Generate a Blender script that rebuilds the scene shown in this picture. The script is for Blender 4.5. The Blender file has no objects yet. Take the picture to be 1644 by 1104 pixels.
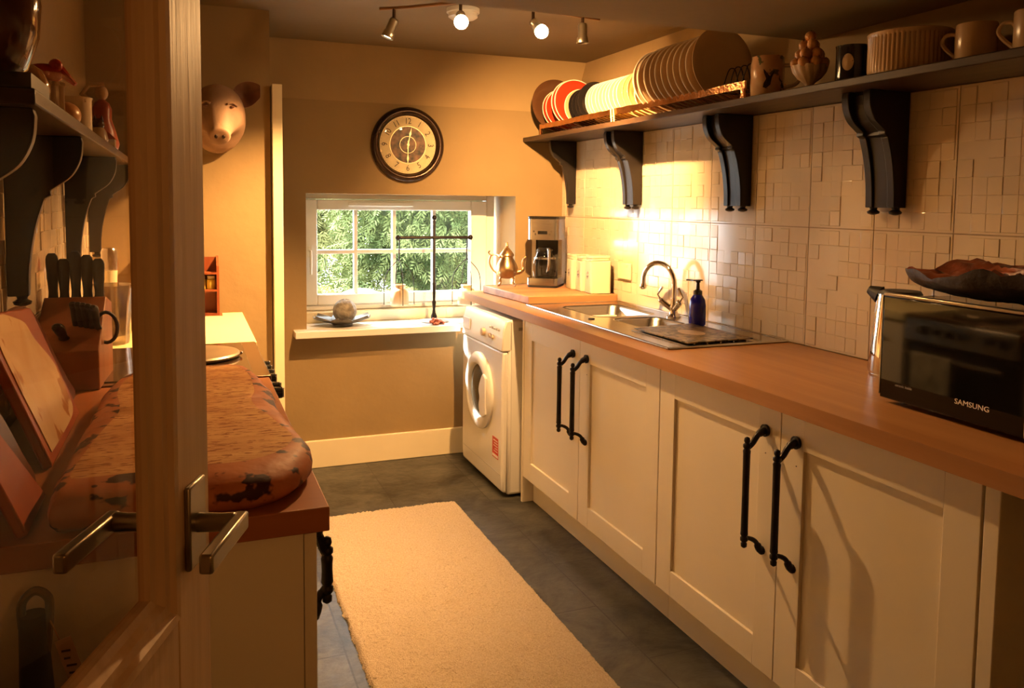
import bpy, bmesh, math, random
from mathutils import Vector, Matrix, noise
random.seed(7)
PI = math.pi
sc = bpy.context.scene
C = sc.collection

# ---------------------------------------------------------------- camera
CAM_H = 1.3983
cam_d = bpy.data.cameras.new('camera'); cam = bpy.data.objects.new('camera', cam_d); C.objects.link(cam)
yaw, pitch, roll, FPX, CY = 0.3784, -0.0744, 0.0112, 1313.3, 424.03
fwd = Vector((math.sin(yaw) * math.cos(pitch), math.cos(yaw) * math.cos(pitch), math.sin(pitch)))
rt = Vector((math.cos(yaw), -math.sin(yaw), 0)); upv = rt.cross(fwd)
r2 = rt * math.cos(roll) + upv * math.sin(roll); u2 = upv * math.cos(roll) - rt * math.sin(roll)
m3 = Matrix((r2, u2, -fwd)).transposed()
cam.matrix_world = Matrix.Translation((0, 0, CAM_H)) @ m3.to_4x4()
cam_d.sensor_fit = 'HORIZONTAL'; cam_d.sensor_width = 36
cam_d.lens = FPX / 1644 * 36
cam_d.shift_y = (CY - 552) / 1644
cam_d.clip_start = 0.02
sc.camera = cam

# ---------------------------------------------------------------- view + world
sc.view_settings.view_transform = 'Standard'; sc.view_settings.look = 'None'
sc.view_settings.gamma = 1; sc.view_settings.use_curve_mapping = False
sc.view_settings.exposure = 0.27
try:
    sc.cycles.use_denoising = True
    sc.cycles.max_bounces = 10; sc.cycles.diffuse_bounces = 5; sc.cycles.glossy_bounces = 4
    sc.cycles.transparent_max_bounces = 12; sc.cycles.sample_clamp_indirect = 6
except Exception: pass
w = bpy.data.worlds.new('world'); sc.world = w; w.use_nodes = True
w.node_tree.nodes['Background'].inputs[0].default_value = (0.88, 0.95, 1.0, 1)
w.node_tree.nodes['Background'].inputs[1].default_value = 12.0
WARM = (1.0, 0.53, 0.19)
LAMP_POINT = 4.0
LAMP_SPOT = 95.0
sun = bpy.data.lights.new('sun', 'SUN'); sun.energy = 45.0; sun.angle = math.radians(4); sun.color = (1.0, 0.95, 0.85)
suno = bpy.data.objects.new('sun', sun); C.objects.link(suno); suno.location = (-4, 9, 6)
suno.rotation_mode = 'QUATERNION'; suno.rotation_quaternion = Vector((-0.50, 0.55, 0.66)).to_track_quat('Z', 'Y')

hl = bpy.data.lights.new('added_hall_fill', 'POINT'); hl.energy = 9; hl.color = (1.0, 0.42, 0.10); hl.shadow_soft_size = .08  # added warm fill behind the camera, brightens the open door and left cabinet end
hlo = bpy.data.objects.new('added_hall_fill', hl); C.objects.link(hlo); hlo.location = (.52, -.62, 1.62)

# ---------------------------------------------------------------- materials
def newmat(name):
    m = bpy.data.materials.new(name); m.use_nodes = True
    nt = m.node_tree; b = nt.nodes['Principled BSDF']
    return m, nt, b
def setp(b, **k):
    for n, v in k.items(): b.inputs[n.replace('_', ' ')].default_value = v
def mat(name, col, rough=0.5, metal=0.0, var=0.08, scale=6, bump=0.0, bscale=60, stretch=(1, 1, 1), coat=0.0, col2=None, lo=0.35, hi=0.65, spec=0.5, detail=4):
    m, nt, b = newmat(name)
    N, L = nt.nodes, nt.links
    setp(b, Roughness=rough, Metallic=metal); b.inputs['Coat Weight'].default_value = coat
    b.inputs['Specular IOR Level'].default_value = spec
    tc = N.new('ShaderNodeTexCoord'); mp = N.new('ShaderNodeMapping'); mp.inputs['Scale'].default_value = stretch
    L.new(tc.outputs['Object'], mp.inputs[0])
    nz = N.new('ShaderNodeTexNoise'); nz.inputs['Scale'].default_value = scale; nz.inputs['Detail'].default_value = detail
    L.new(mp.outputs[0], nz.inputs['Vector'])
    cr = N.new('ShaderNodeValToRGB'); cr.color_ramp.elements[0].position = lo; cr.color_ramp.elements[1].position = hi
    if col2 is None:
        a = [max(0, c * (1 - var)) for c in col]; c2 = [min(1, c * (1 + var)) for c in col]
    else: a, c2 = col2, col
    cr.color_ramp.elements[0].color = (*a, 1); cr.color_ramp.elements[1].color = (*c2, 1)
    L.new(nz.outputs[0], cr.inputs[0]); L.new(cr.outputs[0], b.inputs['Base Color'])
    if bump:
        n2 = N.new('ShaderNodeTexNoise'); n2.inputs['Scale'].default_value = bscale; n2.inputs['Detail'].default_value = 5
        L.new(mp.outputs[0], n2.inputs['Vector'])
        bp = N.new('ShaderNodeBump'); bp.inputs['Strength'].default_value = bump; bp.inputs['Distance'].default_value = 0.01
        L.new(n2.outputs[0], bp.inputs['Height']); L.new(bp.outputs[0], b.inputs['Normal'])
    return m
def emis(name, col, s):
    m, nt, b = newmat(name); b.inputs['Emission Color'].default_value = (*col, 1); b.inputs['Emission Strength'].default_value = s
    b.inputs['Base Color'].default_value = (*col, 1)
    return m
def glass(name, tint=(1, 1, 1), refl=1.0, ior=1.5, rough=0.02):
    m = bpy.data.materials.new(name); m.use_nodes = True; nt = m.node_tree; N, L = nt.nodes, nt.links
    for n in list(N): N.remove(n)
    o = N.new('ShaderNodeOutputMaterial'); t = N.new('ShaderNodeBsdfTransparent'); g = N.new('ShaderNodeBsdfGlossy'); mx = N.new('ShaderNodeMixShader')
    t.inputs[0].default_value = (*tint, 1); g.inputs['Roughness'].default_value = rough
    fr = N.new('ShaderNodeFresnel'); fr.inputs[0].default_value = ior
    ml = N.new('ShaderNodeMath'); ml.operation = 'MULTIPLY'; ml.inputs[1].default_value = refl; ml.use_clamp = True
    ge = N.new('ShaderNodeNewGeometry'); iv = N.new('ShaderNodeMath'); iv.operation = 'SUBTRACT'; iv.inputs[0].default_value = 1.0
    L.new(ge.outputs['Backfacing'], iv.inputs[1]); m2 = N.new('ShaderNodeMath'); m2.operation = 'MULTIPLY'
    L.new(fr.outputs[0], ml.inputs[0]); L.new(ml.outputs[0], m2.inputs[0]); L.new(iv.outputs[0], m2.inputs[1]); L.new(m2.outputs[0], mx.inputs[0]); L.new(t.outputs[0], mx.inputs[1]); L.new(g.outputs[0], mx.inputs[2]); L.new(mx.outputs[0], o.inputs[0])
    return m
def wood(name, c1, c2, axis=1, scale=3.0, rough=0.4, dist=6.0, coat=0.0, bump=0.05, fine=10):
    m, nt, b = newmat(name); N, L = nt.nodes, nt.links
    setp(b, Roughness=rough); b.inputs['Coat Weight'].default_value = coat; b.inputs['Specular IOR Level'].default_value = 0.3
    tc = N.new('ShaderNodeTexCoord'); mp = N.new('ShaderNodeMapping')
    s = [fine, fine, fine]; s[axis] = 0.6; mp.inputs['Scale'].default_value = s
    L.new(tc.outputs['Object'], mp.inputs[0])
    nz = N.new('ShaderNodeTexNoise'); nz.inputs['Scale'].default_value = scale; nz.inputs['Detail'].default_value = 6; nz.inputs['Distortion'].default_value = 0.6
    L.new(mp.outputs[0], nz.inputs['Vector'])
    cr = N.new('ShaderNodeValToRGB'); cr.color_ramp.elements[0].position = 0.3; cr.color_ramp.elements[1].position = 0.7
    cr.color_ramp.elements[0].color = (*c1, 1); cr.color_ramp.elements[1].color = (*c2, 1)
    L.new(nz.outputs[0], cr.inputs[0]); L.new(cr.outputs[0], b.inputs['Base Color'])
    bp = N.new('ShaderNodeBump'); bp.inputs['Strength'].default_value = bump; bp.inputs['Distance'].default_value = 0.01
    L.new(nz.outputs[0], bp.inputs['Height']); L.new(bp.outputs[0], b.inputs['Normal'])
    return m

M = {}
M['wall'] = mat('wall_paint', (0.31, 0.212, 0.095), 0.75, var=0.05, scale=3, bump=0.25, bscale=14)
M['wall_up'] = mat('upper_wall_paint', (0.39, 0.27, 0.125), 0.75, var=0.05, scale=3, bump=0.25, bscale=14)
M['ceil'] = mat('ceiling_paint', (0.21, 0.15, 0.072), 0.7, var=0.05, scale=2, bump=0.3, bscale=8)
M['white_paint'] = mat('white_gloss_paint', (0.80, 0.77, 0.70), 0.3, var=0.02, bump=0.04, bscale=30)
M['upvc'] = mat('white_window_plastic', (0.85, 0.85, 0.83), 0.3, var=0.01)
M['cream'] = mat('cream_cabinet_paint', (0.82, 0.745, 0.60), 0.42, var=0.02, scale=4)
M['skirt'] = mat('cream_gloss_paint', (0.80, 0.70, 0.48), 0.35, var=0.02)
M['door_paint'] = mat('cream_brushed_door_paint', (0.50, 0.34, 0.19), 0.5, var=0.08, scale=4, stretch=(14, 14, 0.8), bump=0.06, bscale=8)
M['tile'] = mat('glossy_cream_tile', (0.66, 0.55, 0.39), 0.13, var=0.03, scale=5)
M['grout'] = mat('tile_grout', (0.34, 0.26, 0.17), 0.8)
M['worktop'] = wood('beech_effect_worktop', (0.36, 0.165, 0.062), (0.47, 0.235, 0.095), 1, 2.0, 0.33, bump=0.02, fine=8)
M['worktop_x'] = wood('beech_effect_worktop_end', (0.30, 0.095, 0.030), (0.38, 0.13, 0.042), 0, 2.0, 0.4, bump=0.02, fine=8)
M['shelf'] = mat('dark_stained_shelf_wood', (0.050, 0.028, 0.015), 0.42, spec=0.3, var=0.3, scale=5, stretch=(8, 1, 8), bump=0.05)
M['bracket'] = mat('black_painted_wood', (0.014, 0.011, 0.009), 0.36, var=0.2, spec=0.3)
M['iron'] = mat('dark_iron', (0.018, 0.014, 0.012), 0.42, 0.6, var=0.3, scale=20, bump=0.1, bscale=80)
M['chrome'] = mat('chrome', (0.75, 0.73, 0.70), 0.08, 1.0, var=0.02)
M['steel'] = mat('brushed_steel', (0.62, 0.59, 0.54), 0.24, 1.0, var=0.08, scale=8, stretch=(1, 30, 30))
M['nickel'] = mat('satin_nickel', (0.30, 0.26, 0.20), 0.3, 0.9, var=0.05)
M['black'] = mat('black_gloss_plastic', (0.012, 0.011, 0.010), 0.15, var=0.1)
M['blackmatt'] = mat('black_matt_plastic', (0.02, 0.018, 0.016), 0.5, var=0.1)
M['microglass'] = mat('black_mirror_glass', (0.006, 0.005, 0.004), 0.05, var=0.1, spec=0.35)
M['white_enamel'] = mat('white_enamel', (0.82, 0.80, 0.76), 0.22, var=0.01)
M['grey_plastic'] = mat('grey_plastic', (0.40, 0.39, 0.37), 0.35, var=0.03)
M['darkglass'] = mat('dark_porthole_glass', (0.035, 0.04, 0.032), 0.08, var=0.5, scale=9, col2=(0.12, 0.125, 0.10), lo=0.3, hi=0.42)
M['red_label'] = mat('red_sticker', (0.62, 0.05, 0.025), 0.4, var=0.03)
M['white_print'] = mat('white_print', (0.85, 0.8, 0.72), 0.5, var=0.01)
M['dark_print'] = mat('dark_print', (0.07, 0.04, 0.03), 0.6, var=0.01)
M['ceramic_cream'] = mat('cream_ceramic', (0.78, 0.70, 0.47), 0.16, var=0.02)
M['ceramic_yellow'] = mat('yellow_cream_ceramic', (0.80, 0.66, 0.30), 0.18, var=0.03)
M['ceramic_beige'] = mat('beige_ceramic', (0.52, 0.36, 0.20), 0.22, var=0.04)
M['ceramic_red'] = mat('red_ceramic', (0.42, 0.035, 0.012), 0.18, var=0.05)
M['ceramic_black'] = mat('black_ceramic', (0.012, 0.010, 0.010), 0.12, var=0.05)
M['ceramic_brown'] = mat('dark_brown_ceramic', (0.10, 0.045, 0.02), 0.2, var=0.1)
M['rim_white'] = mat('pale_plate_rim', (0.75, 0.66, 0.5), 0.2, var=0.03)
M['copper'] = mat('hammered_copper', (0.80, 0.40, 0.18), 0.22, 1.0, var=0.15, scale=25, bump=0.25, bscale=90)
M['teapot'] = mat('antique_copper_brass', (0.85, 0.56, 0.30), 0.30, 1.0, var=0.25, scale=10)
M['cobalt'] = mat('cobalt_blue_glass', (0.005, 0.008, 0.35), 0.06, var=0.15, coat=0.5)
M['clearglass'] = glass('clear_glass', (0.96, 0.96, 0.94), 1.6)
M['frostglass'] = glass('cut_glass', (0.66, 0.60, 0.50), 4.5, 1.7, 0.22)
M['pane'] = glass('window_glass', (0.97, 0.98, 0.97), 0.7)
M['doorglass'] = glass('door_glass', (0.92, 0.88, 0.84), 0.5, 1.5)
M['coffee_jug'] = glass('coffee_jug_glass', (0.75, 0.72, 0.68), 1.8, 1.5)
M['butcher'] = wood('butcher_block_wood', (0.36, 0.16, 0.065), (0.54, 0.29, 0.13), 0, 1.6, 0.4, fine=9)
M['board_dark'] = wood('dark_board_wood', (0.075, 0.018, 0.008), (0.12, 0.030, 0.012), 2, 2, 0.35, fine=6)
M['board_red'] = wood('red_brown_board_wood', (0.26, 0.040, 0.010), (0.36, 0.070, 0.016), 2, 2, 0.45, fine=6)
M['knifeblock'] = wood('knife_block_wood', (0.24, 0.085, 0.030), (0.34, 0.13, 0.05), 2, 2, 0.4, fine=8)
M['redwood'] = wood('mahogany_wood', (0.20, 0.05, 0.02), (0.30, 0.08, 0.03), 2, 2, 0.35)
M['dial'] = mat('parchment_dial', (0.80, 0.64, 0.36), 0.5, var=0.08, scale=20)
M['dialbrown'] = mat('ornate_brown_dial_centre', (0.14, 0.06, 0.025), 0.4, var=0.8, scale=28)
M['bronze'] = mat('dark_bronze', (0.045, 0.024, 0.014), 0.25, 0.5, var=0.3)
M['gold'] = mat('pale_gold_metal', (0.80, 0.62, 0.38), 0.35, 0.7, var=0.05)
M['pig'] = mat('terracotta_pig', (0.36, 0.22, 0.135), 0.65, var=0.15, scale=12, bump=0.2, bscale=30)
M['stone'] = mat('grey_woven_stone', (0.30, 0.27, 0.22), 0.6, var=0.35, scale=40, bump=0.5, bscale=60)
M['stoneware'] = mat('beige_stoneware', (0.62, 0.46, 0.30), 0.4, var=0.08, scale=10)
M['petal'] = mat('grey_glazed_bowl', (0.13, 0.125, 0.115), 0.3, var=0.4, scale=15)
M['potpourri'] = mat('dried_rose_petals', (0.42, 0.13, 0.08), 0.8, var=0.5, scale=60)
M['steel_lid'] = mat('worn_steel', (0.42, 0.34, 0.24), 0.38, 0.9, var=0.1, scale=10)
M['hob'] = mat('brown_black_hob_glass', (0.035, 0.020, 0.012), 0.12, var=0.1, coat=0.3)
M['hobtrim'] = mat('hob_trim', (0.16, 0.085, 0.04), 0.2, 0.5)
M['towel'] = mat('checked_towel', (0.30, 0.27, 0.2), 0.9, var=0.4, scale=18)
M['vase'] = mat('brown_glazed_vase', (0.09, 0.028, 0.010), 0.08, var=0.3, scale=4, coat=0.5)
M['amber'] = mat('amber_glaze', (0.42, 0.20, 0.06), 0.12, var=0.2, coat=0.4)
M['orange'] = mat('orange_fruit_glaze', (0.66, 0.33, 0.12), 0.28, var=0.35, scale=9)
M['redfruit'] = mat('red_fruit_glaze', (0.45, 0.09, 0.03), 0.28, var=0.3, scale=9)
M['paper'] = mat('paper_tag', (0.55, 0.34, 0.18), 0.7, var=0.05)
M['steelhandle'] = mat('dull_metal', (0.22, 0.17, 0.11), 0.35, 0.8)
M['yellowjar'] = mat('yellow_spice', (0.85, 0.62, 0.10), 0.35, var=0.05)
M['bark'] = mat('soil', (0.22, 0.16, 0.10), 0.9, var=0.2)
M['gravel'] = mat('pale_gravel', (0.22, 0.21, 0.19), 0.9, var=0.2, scale=30)
M['leaf'] = mat('conifer_green', (0.17, 0.20, 0.075), 0.8, spec=0.1, col2=(0.045, 0.070, 0.022), scale=3.0, lo=0.35, hi=0.62)
M['leafy'] = mat('yellow_green_leaf', (0.22, 0.22, 0.08), 0.8, spec=0.1, var=0.5, scale=3)
M['bulb'] = emis('lit_bulb', (1.0, 0.86, 0.55), 30)

def floor_mat():
    m, nt, b = newmat('slate_floor_tile'); N, L = nt.nodes, nt.links
    tc = N.new('ShaderNodeTexCoord'); mp = N.new('ShaderNodeMapping')
    mp.inputs['Rotation'].default_value = (0, 0, PI / 2)
    mp.inputs['Location'].default_value = (0.0, 0.0, 0)
    L.new(tc.outputs['Object'], mp.inputs[0])
    br = N.new('ShaderNodeTexBrick'); br.offset = 0.5; br.squash = 1
    br.inputs['Scale'].default_value = 1; br.inputs['Brick Width'].default_value = 0.70; br.inputs['Row Height'].default_value = 0.435
    br.inputs['Mortar Size'].default_value = 0.003; br.inputs['Mortar Smooth'].default_value = 0.1
    br.inputs['Color1'].default_value = (0.8, 0.8, 0.8, 1); br.inputs['Color2'].default_value = (1.25, 1.25, 1.25, 1); br.inputs['Mortar'].default_value = (0, 0, 0, 1)
    L.new(mp.outputs[0], br.inputs[0])
    nz = N.new('ShaderNodeTexNoise'); nz.inputs['Scale'].default_value = 5; nz.inputs['Detail'].default_value = 9; nz.inputs['Roughness'].default_value = 0.7; nz.inputs['Distortion'].default_value = 0.8
    L.new(tc.outputs['Object'], nz.inputs['Vector'])
    cr = N.new('ShaderNodeValToRGB'); cr.color_ramp.elements[0].position = 0.38; cr.color_ramp.elements[0].color = (0.018, 0.0185, 0.0155, 1)
    cr.color_ramp.elements[1].position = 0.72; cr.color_ramp.elements[1].color = (0.105, 0.10, 0.08, 1)
    L.new(nz.outputs[0], cr.inputs[0])
    mx = N.new('ShaderNodeMix'); mx.data_type = 'RGBA'; mx.blend_type = 'MULTIPLY'; mx.inputs[0].default_value = 1
    L.new(cr.outputs[0], mx.inputs[6]); L.new(br.outputs[0], mx.inputs[7])
    m2 = N.new('ShaderNodeMix'); m2.data_type = 'RGBA'; m2.inputs[7].default_value = (0.02, 0.018, 0.015, 1)
    L.new(br.outputs[1], m2.inputs[0]); L.new(mx.outputs[2], m2.inputs[6]); L.new(m2.outputs[2], b.inputs['Base Color'])
    b.inputs['Roughness'].default_value = 0.38
    n3 = N.new('ShaderNodeTexNoise'); n3.inputs['Scale'].default_value = 22; n3.inputs['Detail'].default_value = 8
    L.new(tc.outputs['Object'], n3.inputs['Vector'])
    sb = N.new('ShaderNodeMath'); sb.operation = 'SUBTRACT'; L.new(n3.outputs[0], sb.inputs[0]); L.new(br.outputs[1], sb.inputs[1])
    bp = N.new('ShaderNodeBump'); bp.inputs['Strength'].default_value = 0.35; bp.inputs['Distance'].default_value = 0.008
    L.new(sb.outputs[0], bp.inputs['Height']); L.new(bp.outputs[0], b.inputs['Normal'])
    return m
M['floor'] = floor_mat()
def spots(name, base, dark, base2, scale, thr, rough=0.5, bump=0.2, st=(1, 1, 1)):
    m, nt, b = newmat(name); N, L = nt.nodes, nt.links
    setp(b, Roughness=rough); b.inputs['Specular IOR Level'].default_value = 0.22
    tc = N.new('ShaderNodeTexCoord')
    n1 = N.new('ShaderNodeTexNoise'); n1.inputs['Scale'].default_value = 7; n1.inputs['Detail'].default_value = 7; n1.inputs['Distortion'].default_value = 1.0
    n2 = N.new('ShaderNodeTexNoise'); n2.inputs['Scale'].default_value = scale; n2.inputs['Detail'].default_value = 3
    mp = N.new('ShaderNodeMapping'); mp.inputs['Scale'].default_value = st; L.new(tc.outputs['Object'], mp.inputs[0])
    for n in (n1, n2): L.new(mp.outputs[0], n.inputs['Vector'])
    c1 = N.new('ShaderNodeValToRGB'); c1.color_ramp.elements[0].position = .35; c1.color_ramp.elements[1].position = .65
    c1.color_ramp.elements[0].color = (*base2, 1); c1.color_ramp.elements[1].color = (*base, 1)
    L.new(n1.outputs[0], c1.inputs[0])
    c2 = N.new('ShaderNodeValToRGB'); c2.color_ramp.elements[0].position = thr; c2.color_ramp.elements[1].position = thr + .04
    c2.color_ramp.elements[0].color = (0, 0, 0, 1); c2.color_ramp.elements[1].color = (1, 1, 1, 1)
    L.new(n2.outputs[0], c2.inputs[0])
    mx = N.new('ShaderNodeMix'); mx.data_type = 'RGBA'; mx.inputs[7].default_value = (*dark, 1)
    L.new(c2.outputs[0], mx.inputs[0]); L.new(c1.outputs[0], mx.inputs[6]); L.new(mx.outputs[2], b.inputs['Base Color'])
    bp = N.new('ShaderNodeBump'); bp.inputs['Strength'].default_value = bump; bp.inputs['Distance'].default_value = 0.01
    L.new(n2.outputs[0], bp.inputs['Height']); L.new(bp.outputs[0], b.inputs['Normal'])
    return m
M['burl_top'] = spots('rough_sawn_burl_wood', (0.64, 0.36, 0.14), (0.30, 0.11, 0.035), (0.47, 0.21, 0.07), 95, 0.56, 0.75, 0.3, (.45, 1.5, 1))
M['burl_edge'] = spots('dark_pitted_bark_edge', (0.50, 0.17, 0.055), (0.05, 0.012, 0.007), (0.34, 0.095, 0.03), 20, 0.545, 0.55, 0.35)
M['marble'] = spots('veined_marble_inlay', (0.72, 0.52, 0.32), (0.40, 0.16, 0.06), (0.62, 0.40, 0.22), 9, 0.60, 0.2, 0.05)
M['driftwood'] = mat('red_brown_driftwood', (0.34, 0.085, 0.03), 0.4, col2=(0.07, 0.018, 0.01), scale=14, bump=0.5, bscale=30)
M['driftdark'] = mat('dark_bark', (0.022, 0.012, 0.009), 0.6, var=0.3, bump=0.5, bscale=30)
M['pattern'] = spots('floral_glass_print', (0.34, 0.27, 0.15), (0.07, 0.055, 0.03), (0.20, 0.11, 0.05), 42, 0.50, 0.32, 0.0)
M['birdprint'] = spots('painted_ceramic', (0.60, 0.46, 0.27), (0.10, 0.10, 0.04), (0.50, 0.26, 0.12), 24, 0.60, 0.2, 0.0)
M['rug'] = mat('beige_rug_pile', (0.58, 0.475, 0.34), 0.95, col2=(0.44, 0.345, 0.235), lo=.3, hi=.65, scale=170, detail=6, bump=0.9, bscale=260)
M['bluewhite'] = spots('sprigged_white_ceramic', (0.75, 0.62, 0.44), (0.25, 0.12, 0.07), (0.72, 0.58, 0.40), 60, 0.62, 0.2, 0.0)

# ---------------------------------------------------------------- mesh builder
class MB:
    def __init__(s): s.v = []; s.f = []; s.mi = []; s.cur = 0
    def _add(s, vs, fs):
        b = len(s.v); s.v += [tuple(v) for v in vs]; s.f += [tuple(i + b for i in f) for f in fs]; s.mi += [s.cur] * len(fs); return s
    def box(s, x0, x1, y0, y1, z0, z1):
        vs = [(x, y, z) for x in (x0, x1) for y in (y0, y1) for z in (z0, z1)]
        return s._add(vs, [(0, 1, 3, 2), (4, 6, 7, 5), (0, 4, 5, 1), (2, 3, 7, 6), (0, 2, 6, 4), (1, 5, 7, 3)])
    def hexa(s, b, t):   # bottom 4 + top 4 corner points, both ccw from above
        return s._add(list(b) + list(t), [(3, 2, 1, 0), (4, 5, 6, 7)] + [(i, (i + 1) % 4, 4 + (i + 1) % 4, 4 + i) for i in range(4)])
    def prism(s, poly, axis, a, b):  # polygon in the two other axes, extruded along axis
        def P(p, t):
            if axis == 'x': return (t, p[0], p[1])
            if axis == 'y': return (p[0], t, p[1])
            return (p[0], p[1], t)
        n = len(poly); vs = [P(p, a) for p in poly] + [P(p, b) for p in poly]
        return s._add(vs, [tuple(range(n)), tuple(range(2 * n - 1, n - 1, -1))] + [(i, i + n, (i + 1) % n + n, (i + 1) % n) for i in range(n)])
    def lathe(s, prof, c=(0, 0, 0), seg=32, axis='z', cap=True, sx=1, sy=1):
        n = len(prof); vs = []
        for r, h in prof:
            for k in range(seg):
                a = 2 * PI * k / seg; p = (r * math.cos(a) * sx, r * math.sin(a) * sy, h)
                if axis == 'x': p = (p[2], p[0], p[1])
                elif axis == 'y': p = (p[1], p[2], p[0])
                vs.append((p[0] + c[0], p[1] + c[1], p[2] + c[2]))
        fs = [(i * seg + k, i * seg + (k + 1) % seg, (i + 1) * seg + (k + 1) % seg, (i + 1) * seg + k) for i in range(n - 1) for k in range(seg)]
        if cap: fs += [tuple(range(seg - 1, -1, -1)), tuple((n - 1) * seg + k for k in range(seg))]
        return s._add(vs, fs)
    def tube(s, pts, r, seg=10, cap=True, flat=1.0):
        pts = [Vector(p) for p in pts]; n = len(pts)
        rs = r if isinstance(r, (list, tuple)) else [r] * n
        vs = []; up = Vector((0, 0, 1)); pn = None
        for i, p in enumerate(pts):
            t = (pts[min(i + 1, n - 1)] - pts[max(i - 1, 0)]).normalized()
            if pn is None:
                pn = t.cross(up) if abs(t.z) < 0.95 else t.cross(Vector((1, 0, 0)))
            pn = (pn - t * pn.dot(t)).normalized(); bn = t.cross(pn)
            for k in range(seg):
                a = 2 * PI * k / seg; vs.append(p + (pn * math.cos(a) + bn * math.sin(a) * flat) * rs[i])
        fs = [(i * seg + k, i * seg + (k + 1) % seg, (i + 1) * seg + (k + 1) % seg, (i + 1) * seg + k) for i in range(n - 1) for k in range(seg)]
        if cap: fs += [tuple(range(seg - 1, -1, -1)), tuple((n - 1) * seg + k for k in range(seg))]
        return s._add(vs, fs)
    def ball(s, c, r, seg=20, rings=12):
        if not isinstance(r, (list, tuple)): r = (r, r, r)
        vs = [(c[0], c[1], c[2] - r[2])]
        for i in range(1, rings):
            a = PI * i / rings
            for k in range(seg):
                b = 2 * PI * k / seg; vs.append((c[0] + r[0] * math.sin(a) * math.cos(b), c[1] + r[1] * math.sin(a) * math.sin(b), c[2] - r[2] * math.cos(a)))
        vs.append((c[0], c[1], c[2] + r[2])); e = len(vs) - 1
        fs = [(0, 1 + (k + 1) % seg, 1 + k) for k in range(seg)] + [(e, e - seg + k, e - seg + (k + 1) % seg) for k in range(seg)]
        fs += [(1 + i * seg + k, 1 + i * seg + (k + 1) % seg, 1 + (i + 1) * seg + (k + 1) % seg, 1 + (i + 1) * seg + k) for i in range(rings - 2) for k in range(seg)]
        return s._add(vs, fs)
    def text(s, txt, size, fn, ext=0.0004):
        cu = bpy.data.curves.new('t', 'FONT'); cu.body = txt; cu.size = size; cu.align_x = 'CENTER'; cu.align_y = 'CENTER'; cu.extrude = ext; cu.resolution_u = 3
        o = bpy.data.objects.new('t', cu); C.objects.link(o); dg = bpy.context.evaluated_depsgraph_get(); dg.update()
        me = bpy.data.meshes.new_from_object(o.evaluated_get(dg))
        s._add([fn(v.co) for v in me.vertices], [tuple(p.vertices) for p in me.polygons])
        bpy.data.objects.remove(o); bpy.data.curves.remove(cu); bpy.data.meshes.remove(me)
        return s
    def xf(s, fn, start=0):
        s.v[start:] = [tuple(fn(Vector(v))) for v in s.v[start:]]; return s
    def obj(s, name, m, parent=None, smooth=False, bevel=0, seg=2, angle=35, sub=0):
        off = Vector((0, 0, 0)); p = parent
        while p is not None: off += p.location; p = p.parent
        me = bpy.data.meshes.new(name); me.from_pydata([(v[0] - off.x, v[1] - off.y, v[2] - off.z) for v in s.v], [], s.f)
        for mm in (m if isinstance(m, (list, tuple)) else [m]): me.materials.append(M[mm] if isinstance(mm, str) else mm)
        me.polygons.foreach_set('material_index', s.mi)
        bm = bmesh.new(); bm.from_mesh(me); bmesh.ops.recalc_face_normals(bm, faces=bm.faces); bm.to_mesh(me); bm.free()
        o = bpy.data.objects.new(name, me); C.objects.link(o); o.parent = parent
        if smooth or bevel:
            me.polygons.foreach_set('use_smooth', [True] * len(me.polygons)); me.set_sharp_from_angle(angle=math.radians(angle))
        if bevel:
            b = o.modifiers.new('bevel', 'BEVEL'); b.width = bevel; b.segments = seg; b.limit_method = 'ANGLE'; b.angle_limit = math.radians(40); b.harden_normals = False
        if sub:
            b = o.modifiers.new('sub', 'SUBSURF'); b.levels = sub; b.render_levels = sub
        return o
def B(*a): return MB().box(*a)
def empty(name, loc=(0, 0, 0)):
    o = bpy.data.objects.new(name, None); C.objects.link(o); o.location = loc; o.empty_display_size = 0.05; return o
def tag(o, label, cat, group=None):
    o['label'] = label; o['category'] = cat
    if group: o['group'] = group
    return o
def thing(name, label, cat, loc=(0, 0, 0), group=None): return tag(empty(name, loc), label, cat, group)
def place(o, loc, rz=0, rx=0, ry=0): o.location = loc; o.rotation_euler = (rx, ry, rz); return o
def struct(o): o['kind'] = 'structure'; return o
def copy_tree(o, parent=None):
    c = o.copy(); C.objects.link(c); c.parent = parent
    for ch in o.children: copy_tree(ch, c)
    return c
def cat(pts, n=6):  # catmull-rom resample
    P = [Vector(p) for p in pts]; out = []
    for i in range(len(P) - 1):
        a, b, c, d = P[max(i - 1, 0)], P[i], P[i + 1], P[min(i + 2, len(P) - 1)]
        for k in range(n):
            t = k / n; out.append(0.5 * ((2 * b) + (c - a) * t + (2 * a - 5 * b + 4 * c - d) * t * t + (3 * b - a - 3 * c + d) * t ** 3))
    out.append(P[-1]); return out
def cat1(pts, n=6): return [tuple(v[:2]) for v in cat([(p[0], p[1], 0) for p in pts], n)]

# ================================================================= SETTING
XL, XR, YB, YN = -0.37, 2.02, 4.30, -1.3
struct(B(XL - 0.4, XR + 0.4, YN, YB + 0.05, -0.08, 0.0).obj('floor', 'floor'))
mb = MB(); mb.prism([(XR, 0), (XR, 1.745), (2.17, 2.215), (2.17, 2.5), (2.35, 2.5), (2.35, 0)], 'y', YN, YB + 0.3)
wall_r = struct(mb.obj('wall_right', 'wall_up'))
mb = MB(); mb.box(XL - 0.2, XL, YN, YB + 0.3, 0, 2.5)
wall_l = struct(mb.obj('wall_left', 'wall'))
mb = MB(); mb.box(XL, 0.345, 3.74, YB, 0, 2.25)
struct(mb.obj('wall_pier', 'wall'))
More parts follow.
